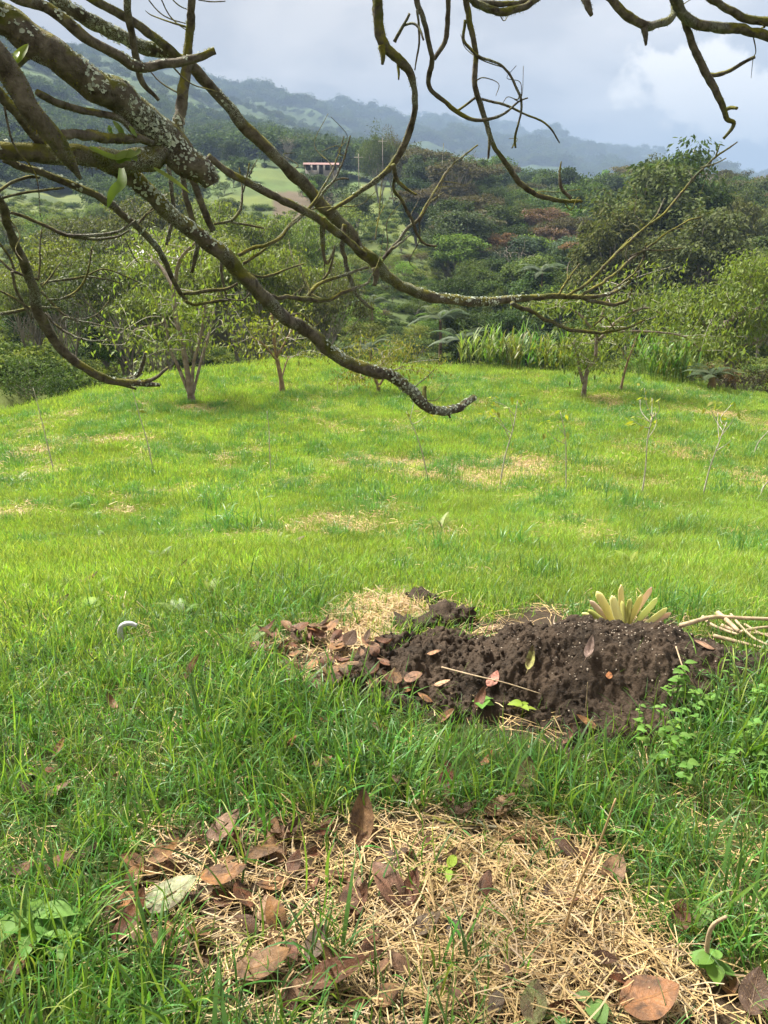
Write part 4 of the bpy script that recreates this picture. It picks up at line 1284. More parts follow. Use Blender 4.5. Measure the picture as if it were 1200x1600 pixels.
def house(u, r, vbase, w, d, h, rot, roofm, label, nw=4):
    x, y = at_px(u, r)
    q = px_dir(u, vbase); z = max(float(H(x, y)), CAMZ + r * q[2] / math.hypot(q[0], 1))
    root = obj('farmhouse', None, loc=(x, y, z), rot=(0, 0, rot), label=label, cat='house')
    b = MB(); b.add(*box(0, 0, h / 2 - 1.5, w, d, h + 3)); obj('wall', b.me('wall', M_wall, False), root)
    rh = h * .35
    V = A([[-w / 2 - .5, -d / 2 - .7, h - .05], [w / 2 + .5, -d / 2 - .7, h - .05], [w / 2 + .5, d / 2 + .7, h - .05], [-w / 2 - .5, d / 2 + .7, h - .05], [-w / 2 - .5, 0, h + rh], [w / 2 + .5, 0, h + rh]])
    V = np.vstack([V, V + (0, 0, .12)])
    Q = [[0, 1, 5, 4], [2, 3, 4, 5], [6, 7, 11, 10], [8, 9, 10, 11], [0, 6, 7, 1], [2, 8, 9, 3], [0, 3, 9, 6], [1, 7, 8, 2]]
    obj('roof', mesh('roof', V, Q, None, roofm), root)
    for k in range(nw):
        b = MB(); xx = -w / 2 + w * (k + .5) / nw
        if k == nw // 2:
            b.add(*box(xx, -d / 2 - .02, 1.0, 1.0, .1, 2.0)); obj('door', b.me('door', M_dark, False), root)
        else:
            b.add(*box(xx, -d / 2 - .02, 1.45, 1.1, .1, 1.1)); obj('window', b.me('window', M_dark, False), root)


house(506, 205, 274, 7.6, 6, 2.0, .05, M_roof, 'low white farmhouse with long red roof across the valley', 5)
house(752, 520, 272, 16, 7, 3, -.2, M_wall, 'tiny far white building under the mountain right of the red-roofed house', 4)
house(268, 62, 462, 4.5, 4, 2.3, .3, M_zinc, 'grey-roofed hut half hidden behind the forked trunk', 3)
house(318, 60, 470, 4.5, 3.5, 2.0, -.2, M_zinc, 'second grey-roofed shed to the right of the hut', 3)
for (u, r, vt, lab) in ((598, 210, 215, 'thin utility pole with crossarm before the feathery skyline tree'), (562, 200, 240, 'thin utility pole to the right of the red-roofed house')):
    x, y = at_px(u, r); q = px_dir(u, vt); zt = CAMZ + r * q[2] / math.hypot(q[0], 1); z0 = float(H(x, y))
    root = obj('utility_pole', None, loc=(x, y, z0), label=lab, cat='pole', group='utility poles across the valley')
    b = MB(); b.tube([[0, 0, -.3], [0, 0, (zt - z0) / 2], [0, 0, zt - z0]], [.13, .11, .09], 8); obj('post', b.me('post', M_trunk_far), root)
    b = MB(); b.add(*box(0, 0, zt - z0 - .8, 2.2, .14, .14)); obj('crossarm', b.me('crossarm', M_twig, False), root)
#__PART4__

# ------------------------------------------------------------------ the mossy tree whose limbs hang into the view
tree = obj('mossy_tree', None, loc=(-2.7, 0.4, float(H(-2.7, 0.4))), label='old mossy lichen-covered tree whose bare limbs hang across the top of the view', cat='tree')
TO = np.array(tree.location)
gb = np.random.default_rng(88)
FUZZ = []          # (points, radii, density) for moss on the limbs
bcount = [0]


def limb(pts, d0, d1, name='branch', knob=.22, fuzz=1.0, ext=None, wig=.03, lichen=0.0, seed=None):
    """pts: (u, v, width px); distance runs from d0 to d1; ext: extra world points before the start"""
    bcount[0] += 1
    sd = seed or bcount[0]
    pts = np.array(pts, float)
    s = np.r_[0, np.cumsum(np.hypot(*np.diff(pts[:, :2], axis=0).T))]
    d = d0 + (d1 - d0) * s / s[-1] + wig * np.sin(s / 60.0 + sd) * d0 * .5
    P3 = PX(pts[:, 0], pts[:, 1], d)
    _, _, f = to_px(P3)
    rad = pts[:, 2] * np.interp(pts[:, 2], [8, 30], [1.0, .80]) * f / FPX / 2
    if ext is not None:
        ext = [np.asarray(e, float) for e in ext]
        r0 = rad[0]
        P3 = np.vstack([[e[:3] for e in ext], P3]); rad = np.r_[[e[3] if len(e) > 3 else r0 for e in ext], rad]
    sl = np.r_[0, np.cumsum(np.linalg.norm(np.diff(P3, axis=0), axis=1))]
    st = .010 if rad.max() > .012 else .007
    m_ = max(8, int(sl[-1] / st)); sq = np.linspace(0, sl[-1], m_)
    P = np.stack([np.interp(sq, sl, P3[:, k]) for k in range(3)], -1); rr = np.interp(sq, sl, rad)
    kn = np.hanning(9)[1:-1]; kn /= kn.sum()
    e0, e1 = P[0].copy(), P[-1].copy()
    for _k in range(2):
        P = np.stack([np.convolve(np.pad(P[:, k], 3, mode='reflect', reflect_type='odd'), kn, 'valid') for k in range(3)], -1)
    rr = np.convolve(np.pad(rr, 3, mode='edge'), kn, 'valid')
    jit = np.stack([fbm(np.arange(len(P)) * .16, np.full(len(P), sd * 3.3 + k), 70 + k, 2) - .5 for k in range(3)], -1)
    P = P + jit * rr[:, None] * (0.9 if name == 'branch' else 1.6)
    V, Q, Tr = tube(P, rr, 12 if rr.max() > .012 else 7, knob, sd)
    o = obj(name, mesh(name, V - TO, Q, Tr, M_limb, True), tree)
    FUZZ.append((P, rr, fuzz, lichen, o))
    return P, rr


# trunk and the hidden overhead limbs
b = MB()
trunk_p = catmull([[0, 0, -.2], [.02, .02, .8], [.1, .05, 1.7], [.25, .1, 2.6], [.3, .2, 3.6], [.2, .3, 4.8]], 6)
b.tube(trunk_p, np.interp(np.linspace(0, 1, len(trunk_p)), [0, .1, .5, 1], [.30, .22, .17, .10]), 16, .15, 4)
obj('trunk', b.me('trunk', M_limb), tree)
JN = TO + A([.25, .1, 2.4])
b = MB()
OV = catmull([TO + A([.3, .2, 3.4]), A([-1.4, 1.5, 3.7]), A([-.2, 2.1, 3.75]), A([.9, 2.5, 3.5]), A([1.9, 2.8, 3.3]), A([2.9, 3.0, 3.2])], 6)
b.tube(OV - TO, np.linspace(.10, .035, len(OV)), 12, .2, 6)
obj('branch', b.me('branch', M_limb), tree)


def ov(t, r=.012): 
    p = OV[int(t * (len(OV) - 1))]
    return [p[0], p[1], p[2], r]


# left-hand limbs
limb([(-60, -10, 60), (0, 28, 58), (60, 68, 54), (120, 100, 56), (165, 137, 60), (215, 182, 58), (260, 217, 60), (300, 255, 54), (318, 276, 44), (328, 290, 30)], 1.75, 2.1, ext=[(*JN, .07)], fuzz=3.0, lichen=2.6, knob=.28)
limb([(-20, -40, 20), (20, -4, 20), (73, 8, 20), (110, 36, 19), (135, 60, 18), (165, 78, 16), (200, 97, 17), (222, 110, 15), (262, 101, 14), (300, 95, 13), (335, 79, 11)], 2.0, 2.25, ext=[(*(JN + A([0, .1, .35])), .05)], lichen=1.2)
limb([(60, -35, 26), (85, -5, 26), (112, 16, 26), (150, 39, 25), (185, 58, 25), (215, 72, 23), (250, 79, 21), (278, 90, 20), (300, 102, 20), (322, 127, 19), (360, 170, 19), (400, 217, 20), (440, 256, 20), (480, 292, 21), (512, 327, 22), (537, 352, 23), (562, 388, 22), (592, 417, 20), (620, 444, 18), (660, 462, 18), (700, 470, 17), (742, 472, 15), (792, 468, 12), (832, 465, 10), (872, 462, 9), (920, 465, 7), (960, 458, 5), (985, 440, 4)], 2.2, 3.5, ext=[(*(JN + A([.1, .15, .6])), .05)], lichen=1.6, fuzz=1.4)
limb([(110, -25, 14), (140, -5, 14), (180, 18, 14), (215, 40, 14), (245, 62, 14), (275, 86, 15), (283, 95, 14)], 2.2, 2.45, ext=[(*(JN + A([.1, .2, .8])), .03)], fuzz=1.3)
limb([(196, -40, 12), (199, 0, 12), (202, 40, 12), (208, 75, 12), (214, 105, 11), (221, 130, 10), (236, 142, 7), (248, 156, 5)], 2.15, 2.25, ext=[ov(.2)])
limb([(300, -40, 12), (301, 0, 13), (299, 40, 13), (293, 80, 14), (287, 130, 18), (281, 165, 22), (278, 200, 18), (290, 260, 11), (305, 288, 11), (313, 312, 11), (323, 336, 11), (334, 360, 10)], 2.4, 2.45, ext=[ov(.3)], lichen=1.5, fuzz=1.6)
limb([(150, 248, 30), (200, 275, 32), (235, 305, 30), (270, 340, 28), (310, 370, 28), (345, 396, 31), (380, 430, 28), (410, 466, 25), (440, 490, 24), (480, 516, 23), (512, 542, 23), (545, 570, 22), (580, 580, 21), (615, 592, 20), (640, 610, 19), (660, 630, 18), (690, 644, 15), (716, 638, 13), (742, 621, 9)], 1.95, 2.9, lichen=2.2, fuzz=1.6, knob=.25)
limb([(-40, 30, 46), (-5, 85, 48), (25, 140, 46), (55, 177, 42), (76, 203, 38), (90, 228, 34), (105, 250, 24), (117, 266, 14), (126, 279, 3)], 1.45, 1.6, ext=[(*(JN + A([.1, 0, -.1])), .06)], fuzz=2.4, lichen=.6, knob=.3)
limb([(-40, 226, 36), (0, 236, 36), (60, 241, 38), (120, 241, 36), (170, 246, 36), (215, 255, 44), (245, 250, 46), (262, 235, 30)], 1.8, 2.02, ext=[(*(TO + A([.15, .08, 1.75])), .06)], fuzz=3.6, lichen=.3, knob=.3)
limb([(95, 208, 16), (120, 210, 17), (150, 212, 18), (180, 214, 16), (215, 216, 14), (235, 222, 12)], 1.75, 1.98, fuzz=3.0)
limb([(-25, 120, 18), (0, 148, 19), (20, 167, 19), (45, 202, 18), (70, 232, 16)], 1.75, 1.85, ext=[(*(JN + A([0, .1, -.2])), .03)], fuzz=1.5)
limb([(20, 108, 11), (35, 92, 11), (52, 83, 11), (80, 84, 10), (110, 96, 9)], 1.85, 2.0)
limb([(60, 146, 12), (90, 162, 12), (120, 170, 12), (150, 174, 11), (180, 180, 11), (205, 200, 10), (222, 218, 10)], 1.75, 2.0, fuzz=2.0)
limb([(5, 250, 11), (25, 258, 12), (52, 265, 12), (80, 275, 12), (105, 286, 12), (140, 300, 12), (167, 316, 12), (195, 336, 11), (220, 360, 11), (245, 386, 10), (260, 411, 9), (270, 436, 8), (281, 459, 7), (291, 470, 5)], 1.95, 2.4, lichen=1.0)
limb([(283, 458, 6), (300, 458, 6), (330, 453, 6), (356, 452, 5), (371, 443, 4)], 2.4, 2.45, 'twig')
limb([(290, 469, 5), (303, 479, 5), (330, 470, 5), (360, 468, 4)], 2.4, 2.5, 'twig')
limb([(-30, 290, 14), (0, 310, 14), (6, 330, 14), (16, 362, 14), (30, 396, 15), (45, 430, 16), (55, 466, 17), (62, 490, 17), (75, 516, 17), (90, 541, 16), (110, 562, 15), (140, 580, 14), (168, 595, 13), (200, 598, 12), (225, 600, 10), (250, 602, 5)], 2.0, 2.6, ext=[(*(TO + A([.12, .06, 1.5])), .035)], lichen=1.2, fuzz=1.3)
limb([(222, 598, 7), (243, 591, 6), (262, 575, 4)], 2.55, 2.6, 'twig')
limb([(165, 596, 6), (190, 601, 5), (212, 608, 3)], 2.5, 2.52, 'twig')
limb([(195, 595, 7), (218, 586, 7), (225, 570, 6), (227, 551, 4)], 2.52, 2.5, 'twig', lichen=2.0)
limb([(325, 245, 11), (350, 265, 11), (385, 285, 12), (420, 303, 12), (450, 318, 12), (490, 338, 13), (517, 356, 13), (545, 376, 12), (570, 398, 9)], 2.4, 2.75, lichen=2.0)
# centre and right: hanging from the overhead limb
limb([(590, -40, 15), (592, 0, 18), (593, 35, 19), (598, 70, 19), (612, 86, 15), (630, 100, 15), (645, 120, 12), (649, 150, 10), (648, 180, 10), (640, 206, 10), (625, 236, 10), (612, 258, 10), (592, 280, 8), (562, 300, 7), (540, 315, 6), (512, 331, 4)], 2.5, 2.65, ext=[ov(.52)], fuzz=2.2, lichen=.6, knob=.35)
limb([(598, 70, 13), (600, 88, 9), (597, 100, 3)], 2.52, 2.52, 'twig', fuzz=3)
limb([(613, 256, 7), (618, 272, 7), (622, 287, 6), (635, 297, 5), (651, 304, 3)], 2.6, 2.65, 'twig')
limb([(617, 275, 6), (613, 295, 5), (628, 314, 5), (640, 335, 5), (650, 362, 5), (660, 382, 4), (683, 385, 3)], 2.62, 2.7, 'twig')
limb([(617, 64, 6), (629, 42, 5), (640, 21, 4)], 2.5, 2.45, 'twig')
limb([(630, 40, 4), (646, 33, 4), (657, 48, 4), (661, 62, 3)], 2.48, 2.45, 'twig')
limb([(622, 95, 5), (624, 110, 5), (623, 124, 2)], 2.52, 2.52, 'twig')
limb([(647, -40, 9), (651, 0, 9), (661, 27, 9), (668, 60, 8), (677, 94, 8), (672, 110, 9), (666, 126, 8), (676, 146, 7), (700, 162, 7), (716, 178, 7), (737, 188, 6), (762, 188, 5), (790, 178, 4), (812, 156, 3), (825, 153, 2)], 2.55, 2.7, ext=[ov(.58)])
limb([(652, 16, 4), (655, 50, 4), (653, 80, 3), (648, 110, 2)], 2.55, 2.6, 'twig')
limb([(699, -40, 8), (700, 0, 8), (701, 30, 8), (695, 66, 8), (678, 93, 7)], 2.6, 2.6, ext=[ov(.62)])
limb([(727, -40, 10), (729, 0, 10), (736, 40, 10), (743, 80, 9), (742, 140, 9), (752, 166, 9), (762, 196, 8), (770, 226, 7), (790, 256, 8), (810, 285, 9), (838, 305, 8), (870, 313, 7), (908, 315, 5)], 2.6, 2.9, ext=[ov(.66)], fuzz=1.3)
limb([(728, 32, 5), (722, 64, 5), (744, 88, 5), (780, 98, 4), (800, 120, 4), (808, 140, 4), (816, 160, 4), (812, 185, 3), (803, 213, 4), (806, 230, 3)], 2.65, 2.75, 'twig')
limb([(714, 174, 4), (728, 164, 4), (742, 153, 4)], 2.68, 2.66, 'twig')
limb([(752, 155, 4), (790, 164, 4), (820, 178, 3), (850, 190, 3), (863, 203, 3), (874, 223, 2)], 2.7, 2.8, 'twig')
limb([(764, 200, 6), (764, 225, 5), (763, 248, 3)], 2.75, 2.75, 'twig')
limb([(893, 312, 5), (878, 295, 6), (872, 275, 4), (877, 252, 2)], 2.88, 2.85, 'twig')
limb([(733, -20, 11), (738, 4, 11), (762, 14, 12), (790, 20, 13), (820, 11, 11), (850, -10, 9)], 2.7, 2.9, ext=[ov(.7)], fuzz=2.0)
limb([(745, 4, 8), (775, 5, 9), (805, 7, 8), (835, -2, 7), (860, -20, 6)], 2.75, 2.95, fuzz=1.8)
limb([(905, -30, 8), (915, -2, 12), (921, 14, 12), (925, 24, 5)], 2.9, 2.9, 'twig', ext=[ov(.78)], fuzz=3)
limb([(930, -30, 12), (950, -3, 13), (985, 29, 14), (1010, 43, 14), (1030, 36, 12), (1048, 32, 11), (1056, 22, 10), (1052, 4, 7)], 2.9, 3.0, ext=[ov(.8)], fuzz=1.8)
limb([(1008, 42, 11), (1009, 58, 9), (1009, 71, 3)], 2.95, 2.95, 'twig', fuzz=2.5)
limb([(1040, -30, 18), (1052, -4, 18), (1064, 20, 18), (1082, 36, 16), (1110, 42, 17), (1150, 42, 16), (1180, 50, 14), (1230, 70, 14)], 2.95, 3.1, ext=[ov(.85, .02)], fuzz=1.8)
limb([(1085, -25, 10), (1112, -2, 11), (1150, 22, 12), (1180, 32, 13), (1230, 38, 13)], 3.0, 3.1, ext=[ov(.9)], fuzz=1.6)
limb([(1070, 30, 10), (1080, 66, 11), (1100, 110, 12), (1122, 146, 11), (1132, 172, 9), (1134, 190, 8), (1152, 187, 7), (1144, 202, 6), (1130, 217, 4)], 3.0, 3.1, fuzz=1.4)
limb([(1104, 116, 8), (1122, 119, 7), (1150, 106, 6), (1179, 90, 5)], 3.05, 3.0, 'twig')
limb([(1130, 170, 7), (1142, 170, 6), (1152, 170, 4)], 3.1, 3.05, 'twig')
# twigs off the long limb
limb([(885, 462, 5), (915, 446, 5), (945, 415, 5), (975, 386, 5), (1000, 362, 4), (1040, 332, 4), (1065, 300, 4), (1085, 276, 3), (1112, 250, 3), (1140, 231, 3), (1152, 222, 2)], 3.4, 3.7, 'twig')
limb([(905, 464, 5), (945, 440, 5), (965, 425, 4), (985, 405, 4), (1015, 385, 4), (1045, 362, 3), (1078, 343, 3), (1097, 339, 2)], 3.4, 3.7, 'twig')
limb([(960, 400, 3), (985, 372, 3), (1012, 352, 3), (1030, 330, 3), (1038, 310, 2)], 3.5, 3.7, 'twig', fuzz=1.6)
limb([(985, 400, 3), (1010, 390, 3), (1040, 392, 2), (1065, 387, 2)], 3.5, 3.6, 'twig')
limb([(960, 450, 3), (990, 430, 3), (1005, 405, 3), (1010, 380, 2)], 3.5, 3.6, 'twig')
limb([(1118, 247, 3), (1122, 232, 2), (1125, 226, 1.5)], 3.65, 3.65, 'twig')
limb([(1095, 262, 3), (1120, 255, 2), (1134, 247, 1.5)], 3.65, 3.65, 'twig')
limb([(872, 461, 4), (888, 436, 4), (900, 420, 3), (906, 412, 2)], 3.35, 3.4, 'twig')
limb([(888, 438, 3), (886, 420, 2), (890, 408, 1.5)], 3.35, 3.4, 'twig')
limb([(800, 472, 8), (822, 484, 7), (840, 493, 6), (870, 507, 6), (900, 516, 6), (945, 520, 5), (980, 512, 4), (1008, 499, 3)], 3.2, 3.4, 'twig')
limb([(905, 464, 6), (935, 472, 6), (958, 478, 6), (982, 470, 5), (988, 450, 4)], 3.3, 3.4, 'twig', lichen=1)
limb([(928, 510, 3), (938, 500, 3), (944, 494, 2)], 3.35, 3.35, 'twig')
limb([(537, 352, 8), (534, 380, 8), (540, 405, 7), (545, 432, 8), (556, 458, 6), (568, 475, 6), (583, 483, 4)], 2.8, 2.85, 'twig', ext=None)
limb([(586, 415, 13), (590, 430, 11), (584, 448, 6)], 2.85, 2.85, 'twig', lichen=2)
limb([(506, 338, 6), (505, 365, 6), (504, 390, 6), (510, 417, 5), (518, 405, 4), (523, 384, 3)], 2.65, 2.65, 'twig')
limb([(403, 461, 7), (432, 464, 7), (460, 465, 7), (485, 470, 8), (505, 472, 6), (530, 460, 6), (560, 449, 5), (578, 440, 4)], 2.45, 2.75, 'twig')
limb([(480, 466, 7), (490, 452, 7), (505, 438, 6), (530, 432, 5), (555, 424, 5), (575, 418, 4)], 2.6, 2.75, 'twig', lichen=1)
limb([(505, 436, 4), (515, 425, 4), (522, 400, 3), (523, 383, 2)], 2.65, 2.65, 'twig')
limb([(598, 404, 6), (615, 383, 6), (635, 358, 5), (655, 342, 5), (675, 305, 4), (690, 280, 4), (710, 254, 3), (728, 240, 3), (746, 227, 2)], 2.9, 3.1, 'twig')
limb([(655, 345, 4), (665, 325, 4), (672, 315, 3), (694, 300, 2)], 3.0, 3.05, 'twig')
limb([(612, 388, 5), (626, 380, 4), (640, 368, 2)], 2.9, 2.95, 'twig')
limb([(430, 378, 4), (450, 355, 5), (475, 335, 5), (495, 312, 5), (520, 285, 4), (535, 258, 3), (548, 212, 2)], 2.55, 2.75, 'twig')
limb([(470, 340, 3), (490, 318, 4), (520, 268, 3), (530, 240, 2), (538, 213, 1.5)], 2.58, 2.75, 'twig')
limb([(520, 284, 3), (530, 277, 3), (545, 280, 2)], 2.7, 2.72, 'twig')
limb([(262, 255, 7), (268, 290, 7), (272, 333, 6), (267, 360, 6), (260, 382, 5)], 2.3, 2.35, 'twig')
limb([(283, 258, 8), (290, 300, 9), (300, 335, 9), (310, 365, 8), (308, 395, 8), (300, 425, 5)], 2.45, 2.5, 'twig')
limb([(345, 402, 5), (347, 425, 5), (350, 445, 4), (355, 470, 3)], 2.5, 2.5, 'twig')
limb([(333, 350, 4), (362, 348, 5), (375, 330, 5), (379, 310, 4), (378, 285, 3), (374, 262, 2)], 2.5, 2.55, 'twig')
limb([(362, 348, 4), (388, 351, 4), (412, 357, 3)], 2.5, 2.55, 'twig')
limb([(379, 300, 3), (386, 275, 3), (390, 255, 2)], 2.52, 2.55, 'twig')
limb([(388, 276, 3), (394, 262, 2), (402, 249, 1.5)], 2.52, 2.55, 'twig')
limb([(372, 398, 6), (395, 388, 6), (418, 382, 6), (440, 370, 5), (455, 352, 4), (475, 335, 3)], 2.5, 2.6, 'twig')
limb([(380, 410, 5), (395, 402, 5), (415, 388, 4)], 2.5, 2.55, 'twig')
limb([(385, 425, 4), (405, 435, 4), (425, 430, 4), (455, 418, 3), (475, 412, 2)], 2.52, 2.6, 'twig')
limb([(418, 470, 4), (440, 490, 3), (462, 500, 2)], 2.5, 2.55, 'twig')
limb([(15, 333, 5), (40, 337, 6), (70, 352, 6), (100, 367, 6), (130, 371, 6), (165, 367, 5), (195, 358, 5), (212, 345, 3)], 2.1, 2.2, 'twig')
limb([(110, 370, 5), (145, 374, 5), (185, 371, 4), (203, 360, 3)], 2.15, 2.2, 'twig')
# fine twigs behind the left limb
for (pts, d) in (([(0, 405, 4), (20, 424, 5), (45, 432, 5), (60, 436, 4)], 2.4), ([(0, 455, 3), (30, 470, 4), (62, 495, 3)], 2.4),
                 ([(20, 426, 5), (25, 450, 5), (35, 475, 4), (50, 497, 3)], 2.4), ([(62, 445, 4), (85, 438, 4), (112, 437, 4), (135, 432, 4), (160, 434, 3), (190, 443, 2)], 2.5),
                 ([(65, 455, 4), (82, 475, 4), (100, 495, 4), (130, 503, 3), (165, 510, 2)], 2.5), ([(70, 490, 4), (92, 512, 4), (110, 525, 4), (140, 532, 3), (175, 533, 2)], 2.55),
                 ([(95, 467, 3), (118, 458, 4), (132, 440, 4), (140, 415, 3), (144, 385, 2)], 2.5), ([(60, 440, 3), (62, 410, 3), (62, 380, 2), (66, 350, 1.5)], 2.45),
                 ([(65, 448, 3), (80, 430, 3), (95, 410, 2)], 2.45), ([(0, 490, 6), (20, 488, 6), (45, 480, 5), (75, 480, 4), (95, 482, 2)], 2.45),
                 ([(75, 468, 3), (95, 468, 3), (118, 462, 2)], 2.45), ([(0, 380, 3), (15, 400, 4), (22, 425, 4)], 2.45),
                 ([(0, 345, 3), (12, 350, 3), (24, 356, 2)], 2.2), ([(135, 432, 3), (158, 418, 3), (180, 424, 2), (215, 440, 2)], 2.6),
                 ([(100, 495, 3), (130, 500, 2), (155, 490, 2), (170, 470, 1.5)], 2.55),
                 ([(0, 300, 5), (20, 283, 5), (45, 275, 5), (62, 277, 4)], 2.0), ([(0, 310, 4), (30, 302, 4), (60, 298, 4), (100, 294, 3)], 2.0),
                 ([(232, 0, 2), (250, 22, 2), (272, 32, 2), (295, 38, 1.5)], 2.7), ([(250, -5, 2), (262, 22, 2), (278, 40, 2), (292, 47, 1.5)], 2.7), ([(265, -5, 2), (280, 12, 2), (297, 16, 1.5)], 2.7),
                 ([(310, 0, 2), (330, 4, 2), (352, 2, 1.5)], 2.7),
                 ([(586, 375, 2), (592, 340, 2), (595, 300, 2), (597, 272, 1.5)], 3.0), ([(588, 345, 2), (596, 332, 2), (600, 322, 1.5)], 3.0),
                 ([(195, 372, 2), (205, 395, 2), (215, 410, 1.5)], 2.3),
                 ([(215, 350, 4), (228, 335, 4), (240, 325, 3), (247, 315, 2)], 2.35), ([(228, 335, 3), (240, 330, 2), (247, 322, 1.5)], 2.35),
                 ([(664, 632, 8), (662, 618, 8), (664, 604, 5)], 2.8), ([(700, 645, 5), (703, 652, 3)], 2.86)):
    limb(pts, d, d + .04, 'twig', fuzz=.7)

# many fine side twigs
host = [f for f in FUZZ if len(f[0]) > 60]
for k in range(95):
    P, rr, _f, _l, _o = host[int(gb.integers(len(host)))]
    i = int(gb.integers(len(P) // 4, len(P) - 2)); uu, vv, ff = to_px(P[i])
    if not (-20 < uu < 1220 and -20 < vv < 700): continue
    ax = P[min(i + 3, len(P) - 1)] - P[i]; ax = ax / (np.linalg.norm(ax) + 1e-9)
    d = ax * .6 + gb.normal(0, .7, 3) + A([0, 0, .25]); d /= np.linalg.norm(d); L = gb.uniform(.05, .26) * (1 if rr[i] > .004 else .6)
    q = [P[i], P[i] + d * L * .35 + gb.normal(0, .012, 3), P[i] + d * L * .7 + gb.normal(0, .02, 3), P[i] + d * L + gb.normal(0, .02, 3) + A([0, 0, .02])]
    q = catmull(q, 5); r0 = min(rr[i] * .5, gb.uniform(.0018, .0036))
    V, Q, Tr = tube(q, np.linspace(r0, .0009, len(q)), 5, .2, k)
    o = obj('twig', mesh('twig', V - TO, Q, Tr, M_limb, True), _o)
    FUZZ.append((q, np.linspace(r0, .0009, len(q)), .5, 0, o))
# moss and lichen growing on the limbs
FM, FG, FL, FT = [], [], [], []
TV_, TF_ = MB(), MB()
mossV, greyV, lichV = [], [], []
for (P, rr, fz, lich, o) in FUZZ:
    seg = np.linalg.norm(np.diff(P, axis=0), axis=1); L = seg.sum()
    T_, N_, B_ = frames(P)
    area = (2 * math.pi * rr[:-1] * seg)
    n = int(area.sum() * 11000 * fz) + int(L * 150)
    i = gb.choice(len(P) - 1, n, p=area / area.sum()); t = gb.uniform(0, 1, n)[:, None]
    a = gb.uniform(0, 2 * math.pi, n)[:, None]
    nrm = np.cos(a) * N_[i] + np.sin(a) * B_[i]
    p = P[i] * (1 - t) + P[i + 1] * t
    r = rr[i][:, None]
    patch = fbm(p[:, 0] * 9 + p[:, 2] * 5, p[:, 1] * 9 + p[:, 2] * 7, 99, 3)
    keep = patch + 0.12 * nrm[:, 2] + (0.16 if fz > 1.9 else 0) + gb.normal(0, .05, n) > 0.5
    side = gb.normal(0, 1, (n, 3)); side -= nrm * (side * nrm).sum(1, keepdims=True); side /= np.linalg.norm(side, axis=1, keepdims=True)
    ln = (gb.uniform(.0018, .0072, n) * np.clip(r[:, 0] / .012, .5, 1.0))[:, None]
    base = p + nrm * r * .93
    tip = base + (nrm + side * .5 + A([0, 0, -.25])) * ln
    w = side * ln * .15
    tri = np.stack([base - w, base + w, tip], 1)
    is_grey = gb.uniform(0, 1, n) < (.7 if fz < 1.9 else .2)
    mossV.append(tri[keep & ~is_grey]); greyV.append(tri[keep & is_grey])
    # leafy lichen flakes
    m_ = int(area.sum() * 5000 * lich)
    if m_:
        i = gb.choice(len(P) - 1, m_, p=area / area.sum()); t = gb.uniform(0, 1, m_)[:, None]; a = gb.uniform(0, 6.28, m_)[:, None]
        nrm = np.cos(a) * N_[i] + np.sin(a) * B_[i]
        p = P[i] * (1 - t) + P[i + 1] * t
        patch = fbm(p[:, 0] * 6 + 9, p[:, 1] * 6 + p[:, 2] * 6, 123, 3) + .10 * nrm[:, 2]
        kk = patch + gb.normal(0, .02, len(patch)) > .625
        nrm, p, i = nrm[kk], p[kk], i[kk]
        if len(p):
            side = gb.normal(0, 1, (len(p), 3)); side -= nrm * (side * nrm).sum(1, keepdims=True); side /= np.linalg.norm(side, axis=1, keepdims=True)
            bi = np.cross(nrm, side)
            sz = gb.uniform(.0018, .0058, len(p))
            c = p + nrm * (rr[i][:, None] * .99 + .001)
            ang = np.linspace(0, 2 * math.pi, 7, endpoint=False)
            rad = sz[:, None] * gb.uniform(.35, 1.4, (len(p), 7)); lift = gb.uniform(.0, .55, (len(p), 7)) * sz[:, None]
            ringv = c[:, None] + side[:, None] * (np.cos(ang)[None] * rad)[..., None] + bi[:, None] * (np.sin(ang)[None] * rad)[..., None] + nrm[:, None] * lift[..., None]
            lichV.append(np.concatenate([c[:, None], ringv], 1))
for nm, arr, mt in (('moss', mossV, M_moss), ('beard_lichen', greyV, M_moss_grey)):
    X = np.vstack(arr).reshape(-1, 3)
    obj(nm, mesh(nm, X - TO, None, np.arange(len(X)).reshape(-1, 3), mt), tree, kind='stuff')
X = np.vstack(lichV); n = len(X)
fan = np.array([[0, k + 1, (k + 1) % 7 + 1] for k in range(7)])
obj('leafy_lichen', mesh('leafy_lichen', X.reshape(-1, 3) - TO, None, (np.arange(n)[:, None, None] * 8 + fan[None]).reshape(-1, 3), M_lichen, False), tree, kind='stuff')

# the leafy top of the same tree, high over the camera: it shades the foreground
gc = np.random.default_rng(61)
b = MB(); pos = []
for k in range(40):
    c = A([gc.uniform(-4.6, 3.4), gc.uniform(-1.0, 3.6), gc.uniform(5.0, 7.4)])
    j = trunk_p[int(gc.integers(len(trunk_p) - 6, len(trunk_p)))] + TO
    if k % 3 == 0:
        q = catmull([j, (j + c) / 2 + A([0, 0, .5]) + gc.normal(0, .2, 3), c], 5)
        b.tube(q - TO, np.linspace(.05, .008, len(q)), 6, .1, k)
    pos.append(c + gc.normal(0, .38, (80, 3)) * (1, 1, .5))
obj('high_branches', b.me('high_branches', M_limb), tree)
pos = np.vstack(pos)
LV, LF = leaves(pos, .15 * gc.uniform(.7, 1.3, len(pos)), gc, .8, .45, .5)
obj('crown', mesh('crown', LV - TO, LF, None, M_foliage_near), tree, color=(0.06, 0.10, 0.02))


